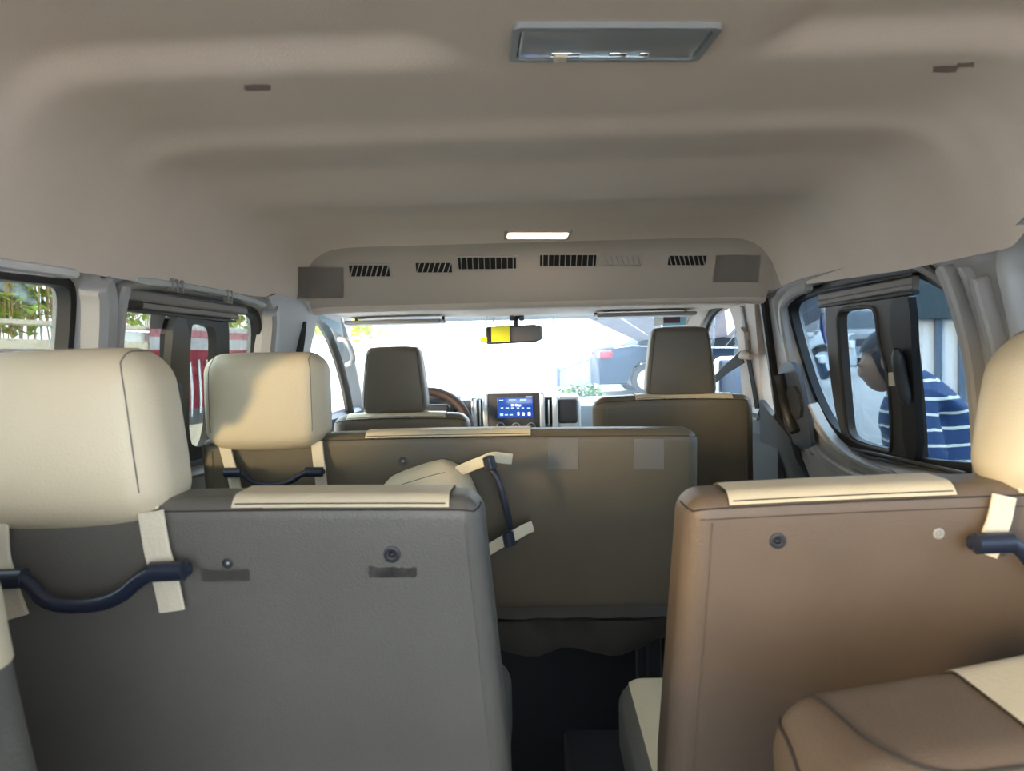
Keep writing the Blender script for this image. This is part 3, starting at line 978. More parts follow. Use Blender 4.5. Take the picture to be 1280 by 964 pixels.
# ---- loose headrest hanging sideways on the second row back
YL = 1.66
tl = thing('loose_headrest', 'loose cream headrest lying sideways against the middle bench, straps through a dark bar', 'headrest', P(530, 640, YL))
rotL = Matrix.Rotation(math.radians(72), 3, 'Y')
cc = P(533, 655, YL-.02)
ho, RL = headrest(tl, cc, .262, .225, .09, r=.044, taper=.14, sq=.35, bulge=.016, rot=Matrix.Rotation(math.radians(-102), 3, 'Y'), name='headrest_pad')
bm = NB()
barA, barB = P(612, 571, YL), P(643, 678, YL)
tube(bm, tubepath([barA, P(610, 582, YL-.01), P(622, 596, YL-.02), P(634, 640, YL-.02), P(638, 662, YL-.012), barB], 2), .0078, 10)
hb = obj('grab_handle', bm, 'handle', tl)
for q, d in ((P(610, 570, YL-.034), P(614, 588, YL-.034)), (P(634, 664, YL-.034), P(638, 684, YL-.034))):
    bm = NB(); tube(bm, [q, lerp(q, d, .1), lerp(q, d, .9), d], [.006, .013, .013, .006], 12); obj('handle_mount', bm, 'handle', hb)
for pts in ([P(572, 590, YL), P(590, 582, YL-.008), P(604, 577, YL-.026), P(616, 571, YL-.02), P(628, 573, YL-.008), P(640, 574, YL)],
            [P(604, 692, YL), P(620, 682, YL-.008), P(634, 674, YL-.026), P(646, 668, YL-.020), P(656, 662, YL-.008), P(666, 658, YL)]):
    strap_strip(tl, pts, .024, (0, -1, 0))

# ---- front seats
def front_seat(cx_px, hy0, hy1, hwt, hwb, bx0, bx1, topy, ins, lab, Y=2.55):
    a, b = P(bx0, topy, Y), P(bx1, topy, Y)
    ins_ = [(P(ins[0], topy, Y).x, P(ins[1], topy, Y).x)]
    t = thing('front_seat', lab, 'seat', ((a.x+b.x)/2, Y+.2, FLOORZ), 'grey and cream van seats')
    bk, R_, bv = seat_back(t, a.x, b.x, Y, a.z/2+b.z/2, -.60, .11, ins_, m='olive', r=.04, lean=.15, crown=.008, widen=.015, widenL=.0, stitched=False)
    cushion(t, a.x, b.x, Y+.14, Y+.56, -.72, -.56)
    T, B = P(cx_px, hy0, Y+.02), P(cx_px, hy1, Y+.02)
    wt, wb = hwt*Y/F, hwb*Y/F
    headrest(bk, (T+B)/2, wb, (T-B).length, .09, m='olive', taper=1-wt/wb, r=.022, bulge=.006, lean=0)
    for s in (-1, 1):
        bm = NB(); tube(bm, [Vector((B.x+s*.05, Y+.06, B.z-.03)), Vector((B.x+s*.05, Y+.06, B.z+.04))], .006, 8); obj('headrest_post', bm, 'chrome', bk)
    return t
front_seat(491, 433, 517, 70, 88, 413, 585, 520, (432, 556), 'driver seat in olive grey leatherette at the front left before the steering wheel')
front_seat(852, 408, 497, 72, 92, 742, 944, 496, (795, 917), 'front passenger seat in olive grey leatherette at the front right')

# ---- rear row seats beside the camera
def soft_block(name, label, lo, hi, r, m, ins, f=None, seams=()):
    t = thing(name, label, 'seat', ((lo[0]+hi[0])/2, (lo[1]+hi[1])/2, FLOORZ), 'grey and cream van seats')
    R_ = RB(lo, hi, r, f, cuts=((.335, .70) if lo[0] > 0 else (), (), ()), n=5, step=.025)
    bm = NB(); R_.build(bm, lambda q: not ins(q)); o = obj('backrest', bm, m, t)
    bm = NB(); R_.build(bm, ins, .002); obj('cover_insert', bm, 'cream', o, label='cream leatherette insert')
    for s in seams:
        bm = NB(); R_.seam(bm, s, .0016, .0004, 16); obj('seam', bm, 'thread', o)
    return t, R_
lo_, hi_ = (.186, .49, -.75), (.80, .665, -.259)
def fr(p):
    return Vector((p.x, p.y - (hi_[2]-p.z)*.10, p.z + interp(((.18, -.032), (.226, -.028), (.34, -.010), (.42, .006), (.55, .012)), p.x)))
lx, hz = lo_[0], hi_[2]
tr, _ = soft_block('bench_seat', 'grey seat back with cream insert and dark stitching at the lower right corner', lo_, hi_, .045, 'greyleather_warm',
                   lambda q: q.x > .335 and q.x < .70 and (q.z > hz-1e-4 or q.y > .66 or q.z > hz-.03), fr,
                   [chaikin(c_, 2, False) for c_ in ([(lx+.030, .662, hz), (lx+.040, .60, hz), (lx+.046, .54, hz), (lx+.070, .508, hz), (lx+.12, .500, hz), (.78, .500, hz)],
                    [(lx, .65, hz-.016), (lx, .59, hz-.020), (lx, .54, hz-.040), (lx, .515, hz-.09), (lx, .51, hz-.3)],
                    [(lx, .645, hz-.20), (lx, .64, hz-.07), (lx, .61, hz-.048), (lx, .57, hz-.055), (lx, .545, hz-.11), (lx, .54, hz-.3)])])
lo2, hi2 = (-.80, .47, -.75), (-.41, .585, -.13)
def fl(p):
    t_ = hi2[2]-p.z
    return Vector((p.x + .028*(sstep(0, .3, t_))-.0, p.y + t_*.05, p.z))
tl2, _ = soft_block('bench_seat', 'pale cream and grey rear seat edge cut off at the lower left corner', lo2, hi2, .045, 'greyleather',
                    lambda q: q.z > -.235 and (q.x > -.47 or q.z > hi2[2]-.03), fl, ())

# ---- things on the floor of the aisle
bm = NB()
rows = []
for i in range(15):
    row = []
    for j in range(11):
        x = lerp(-.10, .02, i/14); y = lerp(1.25, 1.60, j/10)
        row.append((x, y, FLOORZ + .012 + .05*math.sin(i/14*math.pi)*math.sin(j/10*math.pi) + .012*math.sin(i*1.3+j*.8)))
    rows.append(row)
rings(bm, rows, loop=False)
bmesh.ops.solidify(bm, geom=bm.faces[:], thickness=.008)
obj('folded_cloth', bm, 'navycloth', cat='cloth', label='crumpled navy cloth on the dark aisle floor beside the left bench')
bm = NB(); RB((.04, 1.32, FLOORZ), (.22, 1.66, FLOORZ+.22), .012).build(bm)
obj('storage_box', bm, mat('black_box', (.012, .012, .014), .6, bump=(120, .3)), cat='box', label='black box standing in the aisle behind the middle bench')

# ================================================================ FRONT: dashboard, wheel, mirror
t = thing('dashboard', 'pale blue grey dashboard across the front with centre stack and touch screen', 'dashboard', (0, 3.5, FLOORZ))
YD = 3.28
bm = NB()
prof = [(3.30, -1.0), (3.26, -.6), (3.24, -.32), (3.27, -.235), (3.36, -.205), (3.6, -.215), (3.9, -.26), (3.95, -.4), (3.95, -1.0)]
rows = [[(x, y + (.05*abs(x/.78)**2), z) for y, z in prof] for x in [-.78+.078*k for k in range(21)]]
rings(bm, rows)
dash = obj('dash_panel', bm, mat('pale_dash', (.30, .36, .42), .5), t)
def dbox(name, x0, y0, x1, y1, Ya, Yb, m, parent=None, r=.006, label=None):
    A, B = P(x0, y1, Ya), P(x1, y0, Ya)
    bm = NB(); RB((A.x, Ya, A.z), (B.x, Yb, B.z), r, n=2).build(bm)
    return obj(name, bm, m, parent or t, label=label)
cs = dbox('centre_stack', 609, 491, 679, 560, 3.16, 3.40, 'darkplastic', label='glossy black centre stack')
dbox('stack_trim', 604.5, 492, 609.5, 560, 3.155, 3.30, 'silver')
dbox('stack_trim', 675.5, 491, 680.5, 560, 3.155, 3.30, 'silver')
dbox('stack_trim', 590, 497, 596, 560, 3.18, 3.30, 'silver')
dbox('stack_trim', 691, 495, 697.5, 560, 3.18, 3.30, 'silver')
dbox('centre_vent', 596, 499, 605, 536, 3.19, 3.28, 'ventdark')
dbox('centre_vent', 681, 497, 691, 530, 3.19, 3.28, 'ventdark')
for x in (600, 686): dbox('vent_vane', x-.6, 500, x+.6, 533, 3.183, 3.20, 'silver', r=.001)
dbox('glove_pod', 697, 494, 726, 560, 3.20, 3.40, 'silver', r=.02)
dbox('pod_face', 698, 498, 722, 530, 3.19, 3.24, 'darkplastic', r=.012)
dbox('instrument_hood', 512, 492, 571, 560, 3.20, 3.40, 'darkplastic', r=.03)
dbox('instrument_pod', 572, 500, 590, 560, 3.19, 3.36, 'bluedark', r=.015)
dbox('tray', 724, 505, 745, 560, 3.28, 3.5, 'silver', r=.01)
scr = dbox('touch_screen', 622, 497, 666, 523, 3.152, 3.165, 'screen', cs, r=.002, label='lit blue touch screen')
for x0, y0, x1, y1, m_ in [(624,500,629,501.2,'icon'),(636,499.5,645,500.5,'icon'),(650,499,658,501,'icon'),(657,496,665,496.8,'iconw'),
    (639,505.5,642,508,'iconw'),(644,505.5,646.5,508,'iconw'),(647.5,506,651,508,'iconw'),
    (626,509.5,629,511,'icon'),(632,509.5,636,511,'icon'),(639,509.5,642.5,511,'icon'),(646,509.5,649,511,'icon'),(652,509.5,655,511,'icon'),(659,509.5,663,511,'icon'),
    (625,517,629,520,'icon'),(631,518,635,519.5,'icon'),(637,518,641,519.5,'icon'),(647,515.5,649,519.5,'iconw'),(653,516,655.5,519.5,'iconw'),(660,515.5,663,519.5,'iconw')]:
    dbox('screen_icon', x0, y0, x1, y1, 3.150, 3.1525, m_, scr, r=.0003)
for x in (626, 645, 664):
    c = P(x, 534, 3.155)
    bm = NB(); tube(bm, [c, c+Vector((0, -.012, 0)), c+Vector((0, -.014, 0))], [.016, .015, .010], 18)
    k = obj('climate_knob', bm, 'darkplastic', cs)
    bm = NB(); tube(bm, [c + Vector((.0175*math.cos(a), -.003, .0175*math.sin(a))) for a in [2*math.pi*i/20 for i in range(20)]], .0013, 6, closed=True)
    obj('knob_ring', bm, 'silver', k)
# steering wheel
c = P(530, 541, 3.02)
t = thing('steering_wheel', 'maroon and black steering wheel in front of the driver seat', 'steering wheel', c)
rx = Matrix.Rotation(math.radians(-28), 3, 'X')
bm = NB()
tube(bm, [c + rx @ Vector((.180*math.cos(a), 0, .180*math.sin(a))) for a in [2*math.pi*i/40 for i in range(40)]], .019, 10, closed=True)
obj('rim', bm, 'steering', t)
bm = NB()
RB((-.10, -.01, -.07), (.10, .03, .125), .02, lambda p: c + rx @ p).build(bm)
hb = obj('hub', bm, 'darkplastic', t)
for a in (0, 180, 270):
    a = math.radians(a)
    bm = NB(); ribbon(bm, [c + rx @ Vector((.05*math.cos(a), .01, .05*math.sin(a))), c + rx @ Vector((.175*math.cos(a), 0, .175*math.sin(a)))], .035, .015, (0, -1, 0))
    obj('spoke', bm, 'darkplastic', t)
bm = NB(); tube(bm, [c + Vector((0, .02, 0)), Vector((c.x, 3.21, c.z-.08))], .035, 10)
obj('column', bm, 'darkplastic', t)

# mirror
mc = P(641, 417, 3.10)
t = thing('rear_view_mirror', 'rear view mirror hanging from the header, clamped with a yellow card', 'mirror', P(648, 392, 3.12))
pm = P(607, 417, 3.1); pn = P(678, 417, 3.1)
def mf(p):
    u = (p.x-pm.x)/(pn.x-pm.x)
    k = 1 - .22*sstep(.86, 1.0, u)
    return Vector((p.x, p.y, mc.z + p.z*k + .0 - .006*(1-u)))
bm = NB(); RB((pm.x, 3.10, -.036), (pn.x, 3.135, .036), .012, mf, n=3, step=.02).build(bm)
mm = obj('mirror_housing', bm, 'darkplastic', t)
bm = NB(); RB((pm.x+.006, 3.095, -.030), (pn.x-.006, 3.102, .030), .003, mf, n=2, step=.02).build(bm)
obj('mirror_face', bm, 'mirrorback', mm)
bm = NB(); tube(bm, [P(645, 409, 3.12), P(645, 400, 3.12), P(648, 392, 3.13)], [.010, .008, .012], 10)
st = obj('mirror_stem', bm, 'darkplastic', t)
for x in (640, 652):
    bm = NB(); A = P(x-3, 401, 3.11); B = P(x+3, 391, 3.11)
    RB((A.x, 3.10, A.z), (B.x, 3.13, B.z), .005, n=2).build(bm); obj('stem_clamp', bm, 'darkplastic', st)
A, B = P(614.5, 428, 3.09), P(637, 408, 3.09)
t = thing('yellow_card', 'bright yellow card strapped to the left half of the mirror', 'card', A)
bm = NB(); RB((A.x, 3.086, A.z), (B.x, 3.090, B.z), .0015, n=2).build(bm); obj('card_face', bm, 'yellow', t)
A, B = P(600, 428, 3.09), P(610, 421, 3.09)
bm = NB(); RB((A.x, 3.094, A.z), (B.x, 3.100, B.z), .0015, n=2).build(bm); obj('card_corner', bm, 'yellow', t)
A, B = P(609, 428, 3.09), P(614.5, 409, 3.09)
bm = NB(); RB((A.x, 3.088, A.z), (B.x, 3.094, B.z), .0015, n=2).build(bm); obj('card_strap', bm, 'hole', t)
# clear plastic hanger left of mirror
bm = NB()
for o_ in (4,):
    tube(bm, tubepath([P(612+o_*.3, 384, 3.15), P(606+o_, 392, 3.14), P(602+o_, 402, 3.13), P(610+o_, 408, 3.13), P(616+o_*.5, 398, 3.14), P(613, 384, 3.15)], 2), .0025, 6)
obj('plastic_hanger', bm, mat('clear_plastic', (.62, .68, .68), .2, spec=.8), cat='hanger', label='clear plastic loop hanging beside the mirror at the header')
# windshield sticker cards
t = thing('windshield_sticker', 'teal and white sticker with dark print behind the windshield, above the passenger headrest', 'sticker', P(838, 394, 3.17))
for nm, (x0, y0, x1, y1), m_, Ya in (('sticker_base', (817, 384, 860, 407), 'white', 3.190), ('sticker_band', (821, 384, 858, 390), 'teal', 3.188), ('sticker_panel', (829, 392.5, 857, 407), mat('sky_print', (.25, .55, .70), .5), 3.188), ('sticker_code', (829.5, 392.5, 850, 404), mat('dark_print', (.10, .04, .06), .6, vary=(900, .8)), 3.1865)):
    A, B = P(x0, y1, Ya), P(x1, y0, Ya)
    bm = NB(); box(bm, (A.x, Ya, A.z), (B.x, Ya+.001, B.z)); obj(nm, bm, m_, t, shade=False)
# seat belt on the right pillar, anchor and webbing
t = thing('seat_belt', 'black seat belt with anchor in warm-lit trim colour on the right front pillar', 'seat belt', P(938, 440, 2.5))
bvp = BVHTree.FromPolygons([v.co for v in pb.data.vertices], [p.vertices for p in pb.data.polygons])
def onp(px, py, lift=.006):
    Yz = W(1, px, py, -.02)
    return wc(1, Yz[0], Yz[1], -.02 - lift)
bm = NB(); ribbon(bm, [onp(929, 383), onp(934, 412), onp(938, 436)], .022, .006, (-1, -.2, 0)); obj('height_slot', bm, 'rail', t)
bm = NB(); ribbon(bm, [onp(934, 412, .01), onp(936, 440, .01)], .040, .014, (-1, -.2, 0)); obj('height_slider', bm, 'pink', t)
bm = NB(); tube(bm, [onp(931, 447, .016), onp(938, 443, .022), onp(945, 446, .016)], [.008, .016, .010], 10); obj('belt_anchor', bm, 'pink', t)
bm = NB(); ribbon(bm, [onp(936, 446, .022), onp(926, 460, .05), onp(912, 483, .09), onp(905, 510, .11)], [.045, .034, .018, .012], .003, (-.3, -1, .2)); obj('webbing', bm, 'belt', t)
bm = NB(); ribbon(bm, [onp(940, 448, .012), onp(946, 490, .008), onp(952, 528, .008)], .030, .003, (-1, -.3, 0)); obj('webbing', bm, 'belt', t)
t = thing('seat_belt', 'dark seat belt strip on the left front pillar behind the driver', 'seat belt', P(374, 420, 2.5))
def onl(px, py, lift=.006):
    Yz = W(-1, px, py, -.02); return wc(-1, Yz[0], Yz[1], -.02-lift)
bm = NB(); ribbon(bm, [onl(379, 402), onl(375, 425), onl(370, 450), onl(362, 520)], [.014, .03, .045, .045], .004, (1, -.3, 0)); obj('webbing', bm, 'belt', t)
# sliding door latch (black) with slate plate
t = thing('door_latch', 'black sliding door latch on a slate blue plate beside the right pillar', 'door latch', wc(1, *W(1, 990, 500), -.02))
bm = NB(); plate(bm, [chaikin([W(1, x, y, -.02) for x, y in [(974,470),(982,452),(994,452),(1004,475),(1016,540),(1018,562),(1000,560),(984,540)]], 2)], lambda u, v, w_: wc(1, u, v, -.028 + w_), .012); obj('latch_plate', bm, 'bluedark', t, ang=30)
bm = NB()
pts = [wc(1, *W(1, x, y, -.04), -.045) for x, y in [(976,468),(979,480),(983,505),(990,528),(996,540)]]
tube(bm, tubepath(pts, 1), .012, 10, ry=.016); obj('latch_grip', bm, 'rubber', t)
bm = NB(); plate(bm, [chaikin([W(1, x, y, -.03) for x, y in [(984,482),(998,482),(1006,520),(994,526)]], 1)], lambda u, v, w_: wc(1, u, v, -.038 + w_), .012); obj('latch_housing', bm, 'darkplastic', t, ang=30)
# A-pillar grab handle (left)
t = thing('pillar_handle', 'pale curved grab handle on the left windshield pillar', 'handle', P(432, 440, 3.0))
bm = NB(); tube(bm, tubepath([P(424, 424, 3.06), P(432, 424, 3.02), P(440, 438, 3.0), P(442, 452, 3.02), P(434, 456, 3.10)], 2), .011, 10); obj('handle_bar', bm, 'plastic', t)

# ================================================================ OUTSIDE
def gz(Y): return -1.55 + (.045*(min(Y, 30)-3) if Y > 3 else 0)
M['concrete'] = mat('street_concrete', (.42, .40, .37), .9, bump=(30, .4), vary=(4, .12))
M['asphalt'] = mat('dark_asphalt', (.10, .10, .10), .85, bump=(120, .8), vary=(25, .25))
M['whitewall'] = mat('white_wall', (.80, .78, .76), .85, vary=(2, .05))
M['gatepanel'] = mat('pale_gate_panel', (.26, .29, .34), .6, vary=(3, .08))
M['postblue'] = mat('grey_blue_post', (.10, .14, .20), .5)
M['bamboo'] = mat('bamboo_stem', (.42, .27, .09), .7, vary=(30, .35))
M['leafy'] = mat('yellow_green_leaf', (.30, .40, .05), .6, vary=(9, .45))
M['leafd'] = mat('dark_green_leaf', (.09, .16, .05), .7, vary=(9, .4))
M['banner'] = mat('red_banner_cloth', (.42, .03, .055), .7, vary=(14, .25))
M['bannerw'] = mat('white_banner_cloth', (.72, .70, .70), .7, vary=(14, .1))
M['pinksheet'] = mat('pink_sheet', (.55, .20, .22), .7, vary=(10, .25))
M['tan'] = mat('tan_base', (.62, .50, .36), .8)
M['awning'] = mat('grey_awning_sheet', (.22, .22, .25), .7, vary=(5, .08))
M['bluetarp'] = mat('blue_tarp', (.02, .12, .50), .5, vary=(8, .2))
M['carglass'] = mat('car_window_glass', (.03, .045, .06), .08, spec=.8)
M['blackpaint'] = mat('black_car_paint', (.012, .03, .06), .45, spec=.25)
M['whitepaint'] = mat('white_car_paint', (.72, .74, .76), .25, coat=.6)
M['silverpaint'] = mat('silver_car_paint', (.45, .47, .48), .3, metal=.3, coat=.5)
M['greypaint'] = mat('grey_car_paint', (.20, .20, .21), .3, metal=.3, coat=.5)
M['tyre'] = mat('tyre', (.015, .015, .016), .8)
M['rim'] = mat('alloy', (.65, .66, .68), .3, metal=.6)
M['redlight'] = mat('tail_light', (.75, .03, .05), .25)
M['frosted'] = mat('head_light', (.75, .78, .80), .2)
M['plate'] = mat('pale_plate', (.72, .76, .78), .4)

bm = NB()
V = []
for Y in (-30, -8, 0, 3, 8, 14, 22, 30, 50, 90):
    V.append([(x, Y, gz(Y)) for x in (-40, -12, -4, 0, 4, 12, 24, 60)])
rings(bm, V, loop=False)
struct('ground', bm, 'concrete')
# darker strip beside the van on the right
bm = NB()
rings(bm, [[(x, Y, gz(Y)+.012) for x in (1.2, 2.5, 4.2, 6.2)] for Y in (-3, 1, 3, 6, 9.5)], loop=False)
bmesh.ops.solidify(bm, geom=bm.faces[:], thickness=.02)
struct('trim_13', bm, 'asphalt')

# ---- left boundary wall with hanging stems above
XL = -3.6
t = thing('boundary_wall', 'white plastered wall along the left side under hanging bamboo', 'wall', (XL, 6, gz(6)))
bm = NB(); box(bm, (XL-.2, 1.5, -1.7), (XL, 5.9, .10)); obj('wall_panel', bm, 'whitewall', t, shade=False)
bm = NB(); box(bm, (XL-.2, 5.96, -1.7), (XL, 24, .26)); obj('wall_panel', bm, 'whitewall', t, shade=False)
bm = NB(); box(bm, (XL-.26, 1.5, .10), (XL+.05, 24, .17)); obj('wall_coping', bm, 'tan', t, shade=False)
bm = NB(); box(bm, (XL-.01, 5.6, -.1), (XL+.02, 6.0, .12))
bm.free()
a = P(30, 430, 5.2)
t = thing('pink_sheet', 'faded pink corrugated sheet leaning on the white wall outside the rear left window', 'sheet', (XL+.06, 5.3, gz(5.3)))
for k in range(14):
    y = 5.02 + .055*k
    bm = NB(); tube(bm, [(XL+.05, y, gz(y)), (XL+.04, y, .075)], .030, 6, ry=.02); obj('sheet_rib', bm, 'pinksheet', t)
# banner with rows of red and white
t = thing('red_banner', 'red and white banner hanging on the wall outside the left sliding window', 'banner', (XL+.08, 8.1, gz(8)))
zt_ = .34
for i, (z0, z1, m_) in enumerate(((.30, .36, 'bannerw'), (.22, .30, 'redlt'), (.10, .22, 'bannerw'), (-.50, .10, 'banner'), (-.66, -.50, 'greypaint'))):
    if m_ == 'redlt': M['redlt'] = mat('pale_red_print', (.60, .25, .28), .7, vary=(40, .4))
    bm = NB()
    rings(bm, [[(XL+.08+.02*math.sin(y*9), y, z) for z in (z0, (z0+z1)/2, z1)] for y in [6.9+.1*k for k in range(26)]], loop=False)
    bmesh.ops.solidify(bm, geom=bm.faces[:], thickness=.008)
    obj('banner_band', bm, m_, t)
for k in range(12):
    y = 7.0 + .2*k
    bm = NB(); z = .02 - .1*random.random()
    ribbon(bm, [(XL+.115, y, z), (XL+.115, y+.02, z-.25-.15*random.random()), (XL+.115, y-.01, z-.55)], [.03, .05, .02], .004, (1, 0, 0)); obj('banner_streak', bm, 'bannerw', t)
bm = NB(); box(bm, (XL+.0, 6.6, gz(7)), (XL+.25, 9.6, -.66)); obj('low_wall', bm, 'tan', cat='wall', label='low tan kerb wall under the red banner')

def leaf_mass(bm, lo, hi, n, size, droop=.4, seed=1):
    rnd = random.Random(seed)
    for _ in range(n):
        p = Vector([rnd.uniform(lo[a], hi[a]) for a in range(3)])
        L = size * rnd.uniform(.6, 1.3); wd = L*.28
        d = Vector((rnd.uniform(-1, 1), rnd.uniform(-1, 1), rnd.uniform(-1, .5)*droop*2)).normalized()
        s = d.cross(Vector((rnd.uniform(-.4, .4), rnd.uniform(-.4, .4), 1))).normalized()*wd
        a = bm.verts.new(p); b = bm.verts.new(p+d*L*.5+s); c = bm.verts.new(p+d*L); e = bm.verts.new(p+d*L*.5-s)
        f = bm.verts.new(p+d*L*.5 + Vector((0, 0, wd*.3)))
        bm.faces.new((a, b, f)); bm.faces.new((b, c, f)); bm.faces.new((c, e, f)); bm.faces.new((e, a, f))
def clump(loc, lo, hi, nst, nlf, size, lab, seed, leaf='leafy', down=True):
    t = thing('bamboo_clump', lab, 'plant', loc, 'bamboo above the left wall')
    rnd = random.Random(seed)
    bm = NB()
    for _ in range(nst):
        x, y = rnd.uniform(lo[0], hi[0]), rnd.uniform(lo[1], hi[1])
        z0 = lo[2] + (rnd.uniform(-.05, .2)); z1 = hi[2]
        tube(bm, [(x, y, z0), (x+rnd.uniform(-.06, .06), y+rnd.uniform(-.06, .06), (z0+z1)/2), (x+rnd.uniform(-.2, .2), y+rnd.uniform(-.2, .2), z1)], [.006, .009, .008], 4)
    obj('hanging_stems', bm, 'bamboo', t, kind='stuff')
    bm = NB(); leaf_mass(bm, (lo[0], lo[1], lo[2]+.12), hi, nlf, size, seed=seed)
    obj('leaves', bm, leaf, t, kind='stuff')
    return t
clump((XL-.5, 3.3, -1.55), (XL-.7, 2.0, .14), (XL+.0, 4.4, 1.5), 120, 900, .13, 'dense brown bamboo stems hanging over the wall at the far left edge', 3)
clump((XL-.5, 5.4, -1.55), (XL-.7, 4.65, .14), (XL+.0, 6.2, 1.5), 110, 1500, .14, 'bamboo with bright yellow green leaves outside the rear left window', 4)
clump((XL-.5, 8.0, -1.55), (XL-.7, 6.5, .28), (XL+.0, 9.9, 1.7), 90, 1800, .15, 'leafy bamboo over the wall outside the left sliding window', 5)
clump((XL-.5, 13.0, -1.55), (XL-.9, 10.3, .30), (XL+.2, 18.0, 2.2), 90, 2600, .20, 'farther bamboo over the wall near the front of the van', 6)
# grey thatched board behind the stems
bm = NB(); ribbon(bm, [(XL-.25, 2.6, 1.2), (XL-.2, 4.2, .95), (XL-.15, 5.6, .62)], .42, .03, (1, 0, .3)); obj('grey_branch', bm, mat('grey_bark', (.33, .38, .38), .9, bump=(40, 1), vary=(30, .4)), cat='branch', label='broad grey weathered frond slanting through the bamboo at the far left')
bm = NB(); tube(bm, [(XL+.02, 1, .26), (XL+.02, 24, .40)], .022, 6); obj('bamboo_pole', bm, 'tan', cat='pole', label='thin pale pole running level along the top of the left wall')

# ---- far wall and gate straight ahead
YF = 21.0
t = thing('far_wall', 'bright white wall straight ahead beyond the windshield', 'wall', (-2, YF, gz(YF)))
for k in range(9):
    x0 = -9 + 1.35*k
    bm = NB(); box(bm, (x0+.02, YF, gz(YF)-.2), (x0+1.33, YF+.15, 1.02 + .03*(k % 2))); obj('wall_panel', bm, 'whitewall', t, shade=False)
bm = NB(); box(bm, (-9.2, YF-.05, .66), (3.2, YF+.2, .72)); obj('wall_ledge', bm, 'gatepanel', t, shade=False)
t = thing('metal_gate', 'pale corrugated metal gate left of the black sedan', 'gate', (1.3, 18, gz(18)))
A = P(697, 462, 18.6); B = P(740, 447, 17.9)
for k in range(16):
    q0 = lerp(A, B, k/16); q1 = lerp(A, B, (k+.82)/16)
    bm = NB(); ribbon(bm, [Vector(((q0.x+q1.x)/2, (q0.y+q1.y)/2, gz(17))), (q0+q1)/2], (q1-q0).length, .03, (0, -1, 0)); obj('gate_rib', bm, 'gatepanel', t)
for q, h in ((A, .05), (B, .06)):
    bm = NB(); tube(bm, [Vector((q.x, q.y-.06, gz(17))), Vector((q.x, q.y-.06, q.z+h))], .045, 8); obj('gate_post', bm, 'postblue', t)
bm = NB(); tube(bm, [A+Vector((0, -.03, 0)), B+Vector((0, -.03, 0))], .03, 6); obj('gate_rail', bm, 'gatepanel', t)
for k, (px, yb, lab) in enumerate(((622, 500, 'thin pole straight ahead left of the mirror stem'), (697, 470, 'thin tall pole rising behind the pale gate'), (738, 455, 'slim tall pole at the right end of the pale gate'))):
    q = P(px, 430, 19.2)
    bm = NB(); tube(bm, [(q.x, q.y, gz(19.2)), (q.x, q.y, P(px, 392, 19.2).z)], .03, 8); obj('street_pole', bm, 'gatepanel', cat='pole', label=lab)
# trees above the far wall
for k, (x0, x1, lab) in enumerate(((-7.5, -4.7, 'pale green tree crown above the far wall at left'), (-4.0, -1.6, 'sunlit tree crown above the far wall ahead'), (-.9, .9, 'small tree crown behind the mirror'))):
    t = thing('tree', lab, 'tree', ((x0+x1)/2, YF+2, gz(YF)), 'trees beyond the far wall')
    bm = NB(); tube(bm, [((x0+x1)/2, YF+2, gz(YF)), ((x0+x1)/2+.1, YF+2, 1.0), ((x0+x1)/2, YF+2, 1.6)], [.12, .09, .05], 8); obj('trunk', bm, 'bamboo', t)
    bm = NB(); leaf_mass(bm, (x0+.1, YF+1, .95), (x1, YF+3, 1.9), 1500, .28, seed=20+k); obj('crown', bm, 'leafy' if k < 2 else 'leafd', t, kind='stuff')
# grey awning on the right
t = thing('awning', 'big grey carport awning slanting above the black sedan', 'awning', (4, 14, gz(14)))
a4 = [P(690, 397, 10), P(760, 414, 13), P(812, 431, 16), P(985, 425, 16), P(985, 380, 10), P(1000, 330, 8), P(720, 360, 8)]
for k in range(8):
    # long sheet strips side by side
    def at(u, v):
        L = lerp(P(705, 384, 8.5), P(800, 428, 16), v); Rr = lerp(P(1090, 365, 8.5), P(985, 420, 16), v)
        return lerp(L, Rr, u)
    bm = NB()
    u0, u1 = k/8, (k+.96)/8
    rings(bm, [[at(u0, v), at((u0+u1)/2, v)+Vector((0, 0, .03)), at(u1, v)] for v in (0, .25, .5, .75, 1)], loop=False)
    bmesh.ops.solidify(bm, geom=bm.faces[:], thickness=.02)
    obj('awning_sheet', bm, 'awning', t)
bm = NB(); tube(bm, [P(985, 421, 15.9), Vector((P(985, 421, 15.9).x, 15.9, gz(16)))], .05, 8); obj('awning_post', bm, 'postblue', t)
bm = NB(); ribbon(bm, [P(700, 388, 9.5), P(812, 388, 9.5)], .07, .03, (0, -1, 0)); obj('awning_fascia', bm, 'white', t)

